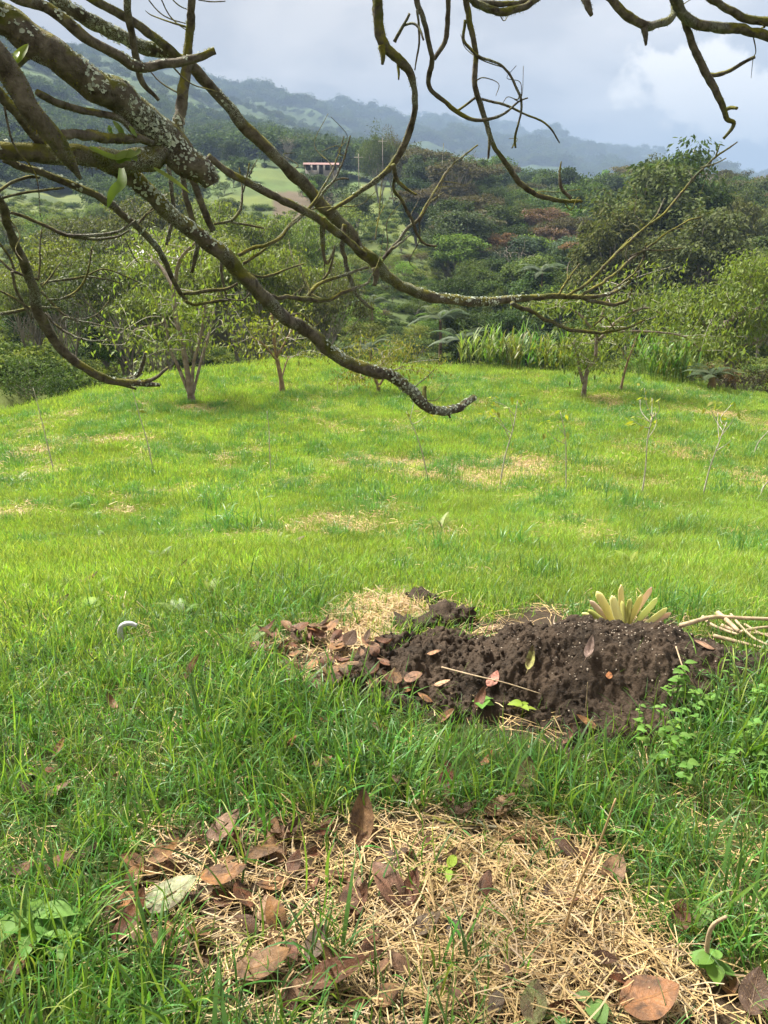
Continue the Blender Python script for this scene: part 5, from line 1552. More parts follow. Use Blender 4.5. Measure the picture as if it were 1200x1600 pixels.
# epiphytes on the limbs
def strap(name, pts, w, m, color, parent, tipw=.1):
    P = catmull(pts, 5); T_, N_, B_ = frames(P)
    s = np.linspace(0, 1, len(P)); ww = w * np.sin(np.pi * np.clip(.12 + .88 * s, 0, 1)) ** .7 + w * .03
    side = np.cross(T_, A([.2, -1, .4])); side /= np.linalg.norm(side, axis=1, keepdims=True)
    nn = np.cross(side, T_)
    Vv = np.empty((len(P) * 3, 3)); Vv[0::3] = P - side * ww[:, None]; Vv[1::3] = P - nn * ww[:, None] * .35; Vv[2::3] = P + side * ww[:, None]
    i = np.arange(len(P) - 1) * 3
    Q = np.vstack([np.stack([i, i + 1, i + 4, i + 3], -1), np.stack([i + 1, i + 2, i + 5, i + 4], -1)])
    return obj(name, mesh(name, Vv - np.array(parent.location), Q, None, m, True), parent, color=color)


e0 = PX(220, 255, 1.95)
ep = obj('epiphyte_plant', None, loc=e0, label='green strap-leaved epiphyte growing in the mossy fork of the limbs', cat='plant')
for pts, w, cc in (([(190, 262, 1.9), (190, 285, 1.86), (176, 300, 1.85), (168, 325, 1.86)], .011, (.11, .17, .035)), ([(215, 250, 1.9), (200, 240, 1.88), (185, 245, 1.86), (178, 248, 1.86)], .008, (.12, .17, .03)),
                   ([(205, 250, 1.9), (170, 243, 1.87), (140, 228, 1.86)], .006, (.13, .18, .04)), ([(195, 215, 1.92), (186, 200, 1.9), (176, 188, 1.9)], .006, (.14, .2, .05)),
                   ([(215, 214, 1.92), (208, 205, 1.9), (202, 196, 1.9)], .005, (.14, .2, .05)), ([(178, 212, 1.92), (172, 203, 1.9), (170, 195, 1.9)], .005, (.13, .2, .05)),
                   ([(240, 262, 1.9), (262, 275, 1.9), (280, 288, 1.9), (298, 303, 1.92)], .0045, (.14, .18, .04)), ([(215, 245, 1.9), (198, 245, 1.88), (186, 252, 1.87), (180, 250, 1.86)], .007, (.10, .15, .03)),
                   ([(208, 240, 1.9), (213, 235, 1.86), (205, 240, 1.84), (196, 246, 1.84)], .010, (.12, .17, .03)), ([(160, 240, 1.9), (150, 234, 1.88), (138, 230, 1.88)], .006, (.13, .17, .03))):
    strap('leaf', PX(*np.array(pts).T), w, M_fern, cc, ep)
e1 = PX(22, 96, 1.6)
ep2 = obj('epiphyte_plant', None, loc=e1, label='single green strap leaf sprouting on the broken left stub', cat='plant')
strap('leaf', PX(*np.array([(22, 96, 1.6), (30, 85, 1.6), (44, 68, 1.62)]).T), .009, M_fern, (.15, .2, .03), ep2)
strap('leaf', PX(*np.array([(20, 97, 1.6), (22, 88, 1.58), (30, 80, 1.6)]).T), .006, M_fern, (.12, .17, .03), ep2)
#__PART5__

# ------------------------------------------------------------------ soil mound and what lies on it
def soil_mat():
    m, t = mat('dark_soil')
    v = t.add('ShaderNodeTexCoord').outputs['Object']
    n1 = t.noise(v, 7, 6, .65); n2 = t.noise(v, 45, 5, .7); n3 = t.noise(v, 160, 3, .6)
    c = t.mix(t.ramp(n1, [(.35, 0.), (.65, 1.)]), (.020, .0145, .010), (.058, .040, .027))
    c = t.mix(t.ramp(n2, [(.5, 0.), (.75, .7)]), c, (.085, .062, .042))
    speck = t.ramp(n3, [(.70, 0.), (.76, 1.)])
    c = t.mix(t.math('MULTIPLY', speck, .5), c, (.36, .31, .25))
    h = t.math('ADD', t.math('MULTIPLY', n2, 1.), t.math('MULTIPLY', n3, .5))
    out(t, t.add('ShaderNodeBsdfPrincipled', {'Base Color': c, 'Roughness': .9, 'Specular IOR Level': .2, 'Normal': bump(t, h, 1., .012)}).outputs[0])
    return m


M_soil = soil_mat()
MC = ray_ground(905, 1048)      # about the middle of the mound


def mound_h(x, y):
    """height of the heap above the ground"""
    X = x - MC[0]; Y = y - MC[1]
    e1 = ((X - .06) / .66) ** 2 + ((Y + .02) / .34) ** 2
    h = .185 * np.clip(1 - e1, 0, 1) ** .8
    e2 = ((X + .46) / .50) ** 2 + ((Y + .05) / .33) ** 2
    h = np.maximum(h, .085 * np.clip(1 - e2, 0, 1) ** .6)
    e3 = ((X - .66) / .18) ** 2 + ((Y - .02) / .12) ** 2
    h = np.maximum(h, .075 * np.clip(1 - e3, 0, 1) ** .6)
    e4 = (X / .35) ** 2 + ((Y + .32) / .18) ** 2
    h = np.maximum(h, .06 * np.clip(1 - e4, 0, 1) ** .6)
    lump = fbm(x * 9, y * 9, 200, 4) - .5
    fine_ = fbm(x * 34, y * 34, 210, 3) - .5 + .45 * (fbm(x * 95, y * 95, 215, 2) - .5)
    k = sst(0, .04, h)
    left = sst(.05, -.35, X)
    return h + k * (lump * (.075 + .07 * left) + fine_ * (.040 + .022 * left)) - .035 * (1 - k)


nx_, ny_ = 420, 250
gx = np.linspace(MC[0] - 1.0, MC[0] + .9, nx_); gy = np.linspace(MC[1] - .6, MC[1] + .45, ny_)
X, Y = np.meshgrid(gx, gy, indexing='ij')
Z = H(X, Y) + mound_h(X, Y)
V = np.stack([X, Y, Z], -1).reshape(-1, 3)
i = np.arange(nx_ - 1)[:, None] * ny_; j = np.arange(ny_ - 1)[None]
Q = np.stack([i + j, i + ny_ + j, i + ny_ + j + 1, i + j + 1], -1).reshape(-1, 4)
mo = A([MC[0], MC[1], float(H(MC[0], MC[1]))])
mound = obj('soil_mound', None, loc=mo, label='mound of dark crumbly soil on the grass', cat='soil mound')
hq = mound_h(X, Y).reshape(-1)
Q = Q[(hq[Q].max(1) > -.03)]
obj('heap', mesh('heap', V - mo, Q, None, M_soil, True), mound)


def clod_mesh(seed, sub=2):
    import bmesh
    bm = bmesh.new(); bmesh.ops.create_icosphere(bm, subdivisions=sub, radius=1)
    gk = np.random.default_rng(seed); o1, o2 = gk.uniform(0, 50, 2)
    for v in bm.verts:
        c = v.co
        f = .6 + .9 * float(fbm(c.x * 1.3 + o1 + c.z, c.y * 1.3 + o2 - c.z * .7, seed, 3))
        v.co = c * f
    V = np.array([v.co[:] for v in bm.verts]); F = [[v.index for v in f.verts] for f in bm.faces]
    bm.free(); return V, np.array(F)


CL = [clod_mesh(k, 1) for k in range(6)]
gm = np.random.default_rng(19)
b = MB()
N_ = 3000
xs = MC[0] + gm.uniform(-.95, .75, N_); ys = MC[1] + gm.uniform(-.55, .4, N_); hs = mound_h(xs, ys); gz = H(xs, ys); lf = sst(.1, -.4, xs - MC[0])
for k in range(N_):
    if hs[k] < 0 and gm.random() > .03: continue
    s = min(gm.exponential(.0016 + .0028 * lf[k]) + .001, .015)
    V, F = CL[k % 6]
    M_ = euler_mats(*gm.uniform(0, 6.28, (3, 1)))[0]
    b.add((V * gm.uniform(.45, 1.3, 3)) @ M_.T * s + A([xs[k], ys[k], gz[k] + max(hs[k], 0) + s * .1]) - mo, None, F)
obj('clods', b.me('clods', M_soil, False), mound, kind='stuff')
M_peb = simple_mat('pale_crumb', (.45, .40, .33), (.26, .2, .15), 90, .8)
b = MB()
xs = MC[0] + gm.normal(.1, .26, 420); ys = MC[1] + gm.normal(-.03, .14, 420); hs = mound_h(xs, ys); gz = H(xs, ys)
for k in range(420):
    if hs[k] < .03: continue
    s = gm.uniform(.0012, .0036)
    V, F = CL[k % 6]
    b.add(V * gm.uniform(.5, 1.2, 3) * s + A([xs[k], ys[k], gz[k] + hs[k] + s * .5]) - mo, None, F)
obj('pale_crumbs', b.me('pale_crumbs', M_peb, True), mound, kind='stuff')


def surf(u, v):
    """first hit of the pixel ray with ground or heap"""
    return ray_ground(u, v, lambda x, y: H(x, y) + np.maximum(0, mound_h(x, y)))


for (u, v, s, lab) in ((698, 962, .085, 'biggest loose clod of dark soil and roots left of the mound'), (665, 932, .065, 'small dark clod behind the biggest clod, at the straw edge'), (640, 975, .06, 'dark clod at the left of the biggest clod')):
    p = surf(u, v + s * 200)
    V, F = clod_mesh(int(u), 4)
    V = V * (1.3, .9, .75)
    nn = fbm(V[:, 0] * 2.6 + 5 + V[:, 2], V[:, 1] * 2.6 + V[:, 2] * 2, int(u), 5) + .5 * fbm(V[:, 0] * 9 + V[:, 2] * 4, V[:, 1] * 9 - V[:, 2] * 6, int(u) + 4, 2)
    V = V * (.1 + 1.15 * nn[:, None])
    obj('soil_clod', mesh('soil_clod', V * s, None, F, M_soil, True), loc=p + A([0, 0, s * .25]), rot=(0, 0, u), label=lab, cat='clod', group='loose clods near the mound')

# fallen leaves -------------------------------------------------------------
def leaf_mesh(seed, curl, fold, hole=False, ratio=.5, tipy=1.3):
    gk = np.random.default_rng(seed)
    nu, nv = 19, 11
    s = np.linspace(0, 1, nu); t = np.linspace(-1, 1, nv)
    S, T_ = np.meshgrid(s, t, indexing='ij')
    half = ratio * .5 * np.clip(np.sin(np.pi * S ** .85), 0, 1) ** .75 * (1 - .12 * S) + .004
    half = half * (1 + .07 * (fbm(S * 9, T_ * 2 + seed, seed, 2) - .5))
    x = S - .5; y = T_ * half
    z = fold * np.abs(y) * 1.0 + curl * ((S - .5) ** 2) * 1.0 - .10 * curl
    z = z + .05 * (fbm(S * 4 + seed, T_ * 2.2, seed + 3, 3) - .5) + .25 * fold * y * y * np.sin(seed)
    y = y * (1 - .25 * abs(fold))
    V = np.stack([x, y, z], -1).reshape(-1, 3)
    i = np.arange(nu - 1)[:, None] * nv; j = np.arange(nv - 1)[None]
    Q = np.stack([i + j, i + nv + j, i + nv + j + 1, i + j + 1], -1).reshape(-1, 4)
    uv = np.stack([S, T_ * .5 + .5], -1).reshape(-1, 2)
    if hole:
        c = V[Q].mean(1)
        hx, hy = gk.uniform(-.25, .2), gk.uniform(-.1, .1)
        e = ((c[:, 0] - hx) / .14) ** 2 + ((c[:, 1] - hy) / .05) ** 2
        Q = Q[e > 1]
    # petiole
    pv, pq, pt = tube(catmull([[-.5, 0, float(z[0, 5])], [-.58, .01, float(z[0, 5]) + .01], [-.66, .03, float(z[0, 5])]], 3), np.linspace(.010, .007, 7), 5)
    n0 = len(V)
    return mesh('fallen_leaf', np.vstack([V, pv]), np.vstack([Q, pq + n0]), pt + n0, M_leaf_fallen, True, np.vstack([uv, np.full((len(pv), 2), .5)]))


LM = [leaf_mesh(1, .5, .15, False, .62), leaf_mesh(2, .3, .5, False, .5), leaf_mesh(3, -.5, .25, True, .6), leaf_mesh(4, .9, .35, False, .45), leaf_mesh(5, -.3, -.35, False, .55), leaf_mesh(6, .15, .1, True, .68), leaf_mesh(7, 1.2, .7, False, .42), leaf_mesh(8, .25, .05, False, .8)]
TAN = (.185, .098, .044); RED = (.125, .046, .022); DRK = (.065, .035, .021); ORG = (.24, .112, .040); GRY = (.115, .085, .062); PNK = (.23, .125, .075); OLV = (.13, .14, .045); PGR = (.26, .29, .16); GRN = (.08, .17, .03)


def fallen(u, v, size_px, k, rz, tilt, colr_, label, lift=.012, roll=0.0, group=None):
    p = surf(u, v + size_px * .1)
    f = float(to_px(p)[2]) * .9
    s = size_px * f / FPX
    o = obj('fallen_leaf', LM[k], loc=p + A([0, 0, lift + .25 * s * abs(math.sin(tilt))]), rot=(roll, tilt, rz), scale=s, color=shade(colr_, .12), label=label, cat='leaf', group=group or 'fallen leaves in the foreground')
    if group: alike(o, label, u)


FALL = [
    (567, 1292, 95, 1, 1.5, -.9, TAN, 'brown leaf standing upright at the top edge of the straw', .02),
    (604, 1395, 88, 2, 2.2, -.45, PNK, 'large pinkish-tan leaf with a torn hole at the centre of the straw', .03),
    (642, 1400, 72, 1, 1.2, -.5, RED, 'dark red-brown leaf tucked right of the large torn leaf', .02),
    (352, 1380, 82, 0, .15, -.15, ORG, 'orange-tan square-ended leaf beside the pale green leaf', .04),
    (268, 1408, 100, 5, .5, -.25, PGR, 'pale greenish skeleton leaf with a gap in it', .03),
    (430, 1440, 66, 2, 2.0, -.5, ORG, 'orange leaf with a hole left of the golden straw', .02),
    (208, 1440, 95, 3, 1.2, -.4, RED, 'dark reddish curled leaf left of the pale green leaf', .02),
    (494, 1482, 62, 0, 1.3, -.4, GRY, 'grey-purple leaf left of the golden straw', .02),
    (414, 1518, 105, 0, .1, -.35, TAN, 'wide brown leaf with cupped sides near the bottom left of the straw', .03),
    (528, 1536, 120, 1, .2, -.35, RED, 'broad shiny red-brown leaf at the bottom centre', .03),
    (1012, 1570, 108, 7, .1, -.3, ORG, 'broad orange-brown round leaf with yellow spots at bottom right', .03),
    (958, 1372, 72, 2, 1.0, -.45, TAN, 'tan leaf with a hole at the right end of the straw', .02),
    (888, 1332, 66, 4, 2.6, -.35, DRK, 'dark wrinkled leaf in the upper right straw', .02),
    (780, 1272, 66, 0, .3, -.45, TAN, 'brown leaf at the upper edge of straw by the green grass', .03),
    (722, 1276, 56, 3, .1, -.3, DRK, 'dark curled leaf at the upper edge of straw, left of a brown one', .03),
    (757, 1396, 50, 4, 1.1, -.5, RED, 'small reddish leaf lying on the golden straw', .03),
    (853, 1412, 50, 4, 1.4, -.4, DRK, 'small dark leaf on the straw right of centre', .02),
    (664, 1452, 64, 0, .4, -.3, GRY, 'grey-brown leaf on the golden straw below the large torn leaf', .02),
    (710, 1458, 42, 5, .9, -.3, GRY, 'small grey-brown leaf to the right of a bigger grey-brown one', .02),
    (352, 1305, 72, 5, .6, -.5, PNK, 'crumpled brown leaf at the upper left edge of the straw', .03),
    (262, 1348, 66, 3, .5, -.5, TAN, 'rolled brown leaf left of the crumpled one', .03),
    (412, 1338, 70, 4, .0, -.2, TAN, 'long flat brown leaf below the crumpled one', .03),
    (562, 1412, 66, 3, 1.1, -.5, RED, 'dark red leaf left of the large torn leaf', .01),
    (690, 1358, 74, 6, .5, -.3, DRK, 'dark folded leaf right of the red-brown leaf', .02),
    (612, 1345, 64, 0, .3, -.3, DRK, 'dark leaf just above the large torn leaf', .01),
    (655, 1330, 58, 3, .7, -.3, RED, 'red-brown leaf edge above the dark folded leaf', .01),
    (820, 1235, 58, 0, 1.1, -.9, OLV, 'greyish olive leaf upright in the grass', .05),
    (697, 1232, 48, 0, 1.4, -.8, RED, 'red-brown leaf in the grass above the straw', .04),
    (305, 1070, 52, 1, .5, -1.0, TAN, 'pale tan leaf upright in the grass at left', .06),
    (178, 1122, 36, 3, 2.4, -.6, TAN, 'small curled tan leaf in the left grass', .06),
    (92, 1245, 50, 4, .3, -.4, PNK, 'pinkish dead leaf in the left grass', .03),
    (98, 1190, 34, 1, 1.2, -.6, ORG, 'small orange leaf in the left grass', .05),
    (40, 1365, 66, 3, .1, -.3, RED, 'dark red leaf under the grass at the left edge', .02),
    (95, 1350, 60, 4, .4, -.3, RED, 'second dark red leaf to the right of the one at the left edge', .02),
    (140, 1340, 58, 6, .6, -.3, GRY, 'grey curled leaf in the thin grass left of the straw', .02),
    (832, 1582, 72, 5, 1.3, -.4, OLV, 'mottled olive leaf at the bottom edge', .03),
    (604, 1564, 54, 7, .4, -.3, ORG, 'orange-brown leaf at the bottom right of the broad shiny one', .02),
    (720, 1560, 56, 4, 2.8, -.3, PNK, 'pinkish leaf half under straw near the bottom edge', .01),
    (775, 1575, 48, 0, .9, -.3, GRY, 'grey-brown leaf left of the mottled olive leaf', .02),
    (1062, 1442, 56, 0, 1.2, -.5, RED, 'dark red leaf at the grass edge on the right', .02),
    (1095, 1450, 52, 5, .6, -.6, GRN, 'green leaf full of holes at the right', .04),
    (1175, 1560, 84, 0, 1.0, -.4, DRK, 'large dark brown leaf at the bottom right corner', .02),
    (30, 1525, 84, 3, .8, -.4, TAN, 'brown curled leaf at the bottom left edge', .03),
    (60, 1470, 60, 1, 1.4, -.3, DRK, 'dark leaf under the broadleaf seedling at left', .01),
    (455, 1183, 32, 4, .6, -.7, ORG, 'small orange leaf in the grass left of centre', .05),
    (505, 1208, 38, 0, .1, -.4, PNK, 'small pinkish leaf in the grass above the straw', .04),
    (828, 1038, 46, 6, 1.2, -.7, (.40, .38, .12), 'crumpled yellow-green leaf on the mound', .012),
    (770, 1067, 36, 0, .9, -.5, (.42, .18, .12), 'pinkish red leaf on the lower left of the mound', .01),
    (690, 1070, 30, 4, .1, -.3, (.5, .34, .17), 'small pale tan leaf left of the pinkish red one', .01),
    (664, 1097, 30, 4, 2.6, -.3, ORG, 'small orange leaf at the lower left rim of the mound', .02),
    (638, 1080, 30, 0, .2, -.3, ORG, 'orange-brown leaf at the left rim of the mound', .01),
    (678, 1022, 26, 4, .2, -.2, (.42, .25, .13), 'small tan leaf at the upper left of the dug soil', .01),
    (768, 984, 24, 0, .6, -.2, PNK, 'small pinkish leaf on the back rim of the mound', .01),
    (951, 1061, 15, 7, 1.3, -.5, (.5, .17, .06), 'tiny bright orange leaf on the face of the mound', .01),
    (915, 1138, 42, 1, 2.4, -.3, ORG, 'orange leaf at the front foot of the mound', .02),
    (1100, 1010, 36, 4, 2.8, -.3, (.42, .24, .15), 'tan leaf on the right shoulder of the mound', .01),
    (920, 1020, 46, 6, 1.1, -.6, (.36, .27, .23), 'pale curled strip of bark on the face of the mound', .012),
    (142, 912, 34, 3, .5, -.4, TAN, 'brown leaf in the short grass at the far left', .03),
    (282, 892, 40, 6, .9, -.3, DRK, 'dark dead leaf in the short grass left of the tall tuft', .02),
    (464, 850, 34, 5, .1, -.5, GRY, 'pinkish grey ribbed leaf in the open field', .02),
    (100, 950, 34, 1, 1.1, -.4, RED, 'reddish leaf beside the yellow-green seedling', .03),
]
for a in FALL: fallen(*a[:8], a[8] + .006)
cols = [TAN, RED, ORG, PNK, DRK, TAN, RED]
gl = np.random.default_rng(91)
LITSPOT = 0
LCN = ['tan', 'red-brown', 'orange-brown', 'pinkish-tan', 'dark brown', 'pale brown', 'dark red']
for k in range(400):
    if LITSPOT >= 70: break
    u = gl.uniform(388, 650); v = gl.uniform(985, 1100)
    if not in_poly(np.array([u]), np.array([v]), LITTER)[0]: continue
    if u > 540 and gl.random() < .6: continue
    LITSPOT += 1
    c = cols[k % 7]
    fallen(u, v, gl.uniform(26, 44), int(gl.integers(0, 8)), gl.uniform(0, 6.28), gl.uniform(-.6, .1), c, '%s dead leaf in the leaf litter heap, %s part' % (LCN[k % 7], 'upper' if v < 1030 else 'middle' if v < 1055 else 'lower'), gl.uniform(.02, .075), gl.normal(0, .3), 'leaf litter left of the mound')
for k in range(150):
    u = gl.uniform(150, 1150); v = gl.uniform(1290, 1590)
    if not in_poly(np.array([u]), np.array([v]), STRAW)[0] or (u > 640 and gl.random() < .55): continue
    fallen(u, v, gl.uniform(38, 66), int(gl.integers(0, 8)), gl.uniform(0, 6.28), gl.uniform(-.5, .2), cols[k % 7], '%s leaf partly buried in the %s straw' % (LCN[k % 7], 'upper' if v < 1380 else 'middle' if v < 1480 else 'lowest'), gl.uniform(.01, .03), gl.normal(0, .3), 'leaves buried in the straw')
for k in range(26):
    u = gl.uniform(0, 1200); v = gl.uniform(1100, 1330)
    if u > 1000: continue
    fallen(u, v, gl.uniform(26, 44), int(gl.integers(0, 8)), gl.uniform(0, 6.28), gl.uniform(-.8, -.2), cols[k % 7], 'small %s leaf caught among the long green grass' % LCN[k % 7], gl.uniform(.01, .05), gl.normal(0, .3), 'dead leaves caught in the long grass')

# bromeliad-like rosette thrown behind the mound
gbm = np.random.default_rng(33)
bx, by = PX(975, 990, 2.98)[:2]
bb = A([bx, by, float(H(bx, by)) + .0])
rose = obj('bromeliad', None, loc=bb, label='pale yellow-green rosette of thick tongue-shaped leaves behind the mound', cat='plant')
M_brom = leaf_mat('rosette_leaf', None, .06, .25, .4, .008, .4, (1.2, 1.2, .7))


def tongue(L, w, th):
    s = np.linspace(0, 1, 13); a = np.linspace(0, 2 * math.pi, 10, endpoint=False)
    hw = w * (.55 + .45 * np.sin(np.pi * np.clip(s * .9, 0, 1)) ** .6) * np.where(s > .86, np.sqrt(np.clip(1 - ((s - .86) / .14) ** 2, 0.03, 1)), 1)
    x = s * L; zc = .10 * L * s ** 2
    V = []
    for k in range(13):
        yy = np.cos(a) * hw[k]; zz_ = np.sin(a) * th * (1 - .5 * s[k]) + .35 * yy ** 2 / w
        V.append(np.stack([np.full(10, x[k]), yy, zc[k] + zz_], -1))
    V = np.vstack(V); i = np.arange(12)[:, None] * 10; j = np.arange(10)[None]; k2 = (j + 1) % 10
    Q = np.stack([i + j, i + k2, i + 10 + k2, i + 10 + j], -1).reshape(-1, 4)
    V = np.vstack([V, [[L * 1.005, 0, zc[-1]]]])
    jj = np.arange(10); return V, Q, np.stack([np.full(10, 130), 120 + jj, 120 + (jj + 1) % 10], -1)


TG = [mesh('rosette_leaf', *tongue(1, .105, .035), M_brom, True), mesh('rosette_leaf', *tongue(1, .09, .018), M_brom, True)]
YL = (.68, .68, .30); PT = (.66, .50, .38)
for (ang, el, L, cc, kk) in ((2.75, .25, .17, YL, 0), (2.55, .55, .17, (.33, .36, .1), 0), (2.35, .75, .19, PT, 1), (2.12, .85, .23, YL, 0), (1.9, 1.05, .22, YL, 0), (1.62, 1.1, .24, YL, 0), (1.5, 1.25, .2, (.4, .42, .13), 0),
                            (1.32, .95, .2, YL, 0), (1.12, .85, .24, PT, 1), (.98, .8, .21, YL, 0), (.72, .7, .2, YL, 0), (.5, .42, .2, PT, 1), (.2, .25, .15, (.5, .42, .15), 0), (1.75, .7, .17, (.38, .4, .12), 0), (3.0, .6, .14, YL, 0)):
    # fan opening towards the camera: angle measured in the upright plane facing the viewer
    d = A([math.cos(ang), .25 * math.sin(el * 3), math.sin(ang)])
    q = Vector(d).to_track_quat('X', 'Y')
    o = obj('leaf', TG[kk], rose, loc=(.06 * math.cos(ang), gbm.normal(0, .025), .015), scale=L * .80, color=shade(cc, .06))
    o.rotation_euler = (q @ Vector((0, 0, 0)).rotation_difference(Vector((0, 0, 0)))).to_euler() if False else q.to_euler()

# cut sticks right of the mound
M_stick = simple_mat('cut_stick', (.42, .33, .21), (.26, .19, .12), 25, .7, .3)
STK = [([(1060, 984), (1110, 970), (1160, 972), (1230, 974)], .010, .05, 'long arched pale stick lying highest on the stick pile'),
       ([(1118, 960), (1135, 975), (1150, 990)], .012, .04, 'thick cut stick end at the top of the stick pile'),
       ([(1112, 990), (1150, 1000), (1190, 1010)], .009, .02, 'straight pale stick at the bottom of the pile'),
       ([(1095, 963), (1108, 975), (1130, 985), (1150, 992)], .008, .03, 'hooked thin stick at the left of the stick pile'),
       ([(1150, 990), (1180, 983), (1230, 978)], .008, .035, 'horizontal stick running off the right edge'),
       ([(1138, 962), (1152, 980), (1172, 1000), (1195, 1012)], .006, .04, 'thin dark-tipped stick crossing the pile'),
       ([(1160, 975), (1185, 990), (1225, 1003)], .006, .03, 'slender stick sloping down to the right edge'),
       ([(1125, 975), (1150, 985), (1200, 990)], .009, .025, 'brown stick through the middle of the pile')]
for (pts, r, lift, lab) in STK:
    P3 = []
    for (u, v) in pts:
        p = ray_ground(u, v + 22); P3.append(p + A([0, 0, lift + .035]))
    P3 = catmull(P3, 5); o0 = P3[0].copy()
    V, Q, Tr = tube(P3 - o0, np.linspace(r, r * .7, len(P3)), 8, .15, int(r * 9000))
    obj('cut_stick', mesh('cut_stick', V, Q, Tr, M_stick, True), loc=o0, label=lab, cat='stick', group='cut sticks right of the mound')
for (pts, r, c, lab) in (([(660, 1280), (700, 1295), (760, 1300), (800, 1305)], .006, M_limb, 'lichen-covered twig lying at the top of the straw'),
                         ([(1105, 1515), (1106, 1470), (1115, 1445), (1135, 1432)], .006, M_stick, 'pale bent stalk standing at the right of the straw'),
                         ([(875, 1470), (905, 1380), (935, 1320), (962, 1248)], .0035, M_straw, 'long straw stalk leaning up from the straw at right'),
                         ([(690, 1050), (740, 1063), (790, 1075), (845, 1092)], .003, M_stick, 'thin straw-like stalk across the lower mound'),
                         ([(915, 1108), (917, 1085), (918, 1066)], .002, M_stick, 'short upright stalk at the foot of the mound'),
                         ([(1055, 1018), (1068, 1055), (1085, 1080)], .003, M_stick, 'dry stem leaning on the right face of the mound')):
    P3 = []
    for q, (u, v) in enumerate(pts):
        p = surf(u, v); P3.append(p + A([0, 0, .02]))
    if 'up from' in lab or 'standing' in lab or 'upright' in lab:
        b0 = surf(*pts[0]); P3 = [PX(u, v, b0[1] - .01 * q) for q, (u, v) in enumerate(pts)]
        P3[0] = b0 - A([0, 0, .01])
    P3 = catmull(P3, 6); o0 = P3[0].copy()
    V, Q, Tr = tube(P3 - o0, np.linspace(r, r * .6, len(P3)), 7, .15, 3)
    obj('dry_stalk', mesh('dry_stalk', V, Q, Tr, c, True), loc=o0, label=lab, cat='stalk')
# grey bent stub poking out of the grass
p0 = ray_ground(189, 1000)
P3 = catmull([p0 - A([0, 0, .03]), PX(188, 984, p0[1]), PX(193, 976, p0[1]), PX(203, 974, p0[1]), PX(214, 978, p0[1])], 5)
M_hook = simple_mat('weathered_grey', (.34, .35, .37), (.50, .51, .53), 20, .6, .2)
V, Q, Tr = tube(P3 - p0, np.linspace(.012, .009, len(P3)), 10, .05, 2)
obj('bent_stub', mesh('bent_stub', V, Q, Tr, M_hook, True), loc=p0, label='pale grey curved stub sticking out of the left grass', cat='stub')

# ------------------------------------------------------------------ single plants in the field
# grass clumps: taller, darker tussocks
gk_ = np.random.default_rng(71)
clump = [tuft_mesh('grass_clump', gk_, 150, .10, .34, .0046, .13, 1.5, M_grass_clump, 4, 1.0) for _ in range(4)]
CLUMP = [(372, 832, 1.5, 'largest leafy grass tussock in the left middle field'), (318, 800, 1.1, 'grass tussock up and left of the largest one'), (345, 790, 1.0, 'grass tussock just above the largest one'),
         (586, 790, 1.2, 'round grass tussock at the centre of the field'), (232, 748, .9, 'grass tussock at the foot of the pale sapling'), (470, 742, .9, 'grass tussock right of the bare stake-like sapling'),
         (700, 745, .9, 'grass tussock right of the leaning sapling'), (890, 725, 1.0, 'grass tussock behind the thin yellow-leaved sapling'), (980, 798, 1.1, 'grass tussock left of the many-branched sapling'),
         (940, 768, .9, 'grass tussock near the base of the thin sapling'), (1130, 775, 1.0, 'grass tussock right of the leafy leaning sapling'), (1165, 868, 1.1, 'grass tussock near the right edge of the field'),
         (800, 860, 1.1, 'grass tussock above the mound'), (690, 868, 1.0, 'grass tussock above the soil clods'), (640, 845, .8, 'small grass tussock above and left of the clods'), (850, 905, .9, 'grass tussock just behind the mound'),
         (1075, 955, 1.1, 'bright grass tussock beside the pale rosette'), (1030, 960, .9, 'grass tussock touching the right of the rosette'), (905, 968, .8, 'grass tussock touching the left of the rosette'),
         (60, 690, .9, 'grass tussock beside the left-edge sapling'), (520, 690, .8, 'grass tussock on the lower slope of the rise'), (1060, 835, .9, 'grass tussock in the right middle field'), (520, 838, .7, 'small grass tussock left of centre field')]
for k, (u, v, s, lab) in enumerate(CLUMP):
    p = ray_ground(u, v)
    obj('grass_clump', clump[k % 4], loc=p, rot=(0, 0, k * 1.3), scale=s * np.interp(p[1], [3, 5, 12, 20], [.55, .75, 1.1, 1.4]), label=lab, cat='grass tussock', group='grass tussocks in the field')
# small tussocks nobody would count
P = frustum_points(4700, 4.0, 27, gk_)
kf = (P[:, 1] < crest_y(P[:, 0])) & (fbm(P[:, 0] * .8, P[:, 1] * .8, 161, 3) > .47)
P = P[kf]
scatter('small_tussocks', clump, P, tilt_rot(len(P), gk_, .1), gk_.uniform(.25, .95, len(P)) * np.interp(P[:, 1], [4, 12, 24], [.5, .9, 1.1]), gk_.integers(0, 4, len(P)), 'small leafy grass tussocks dotted over the field', 'grass')

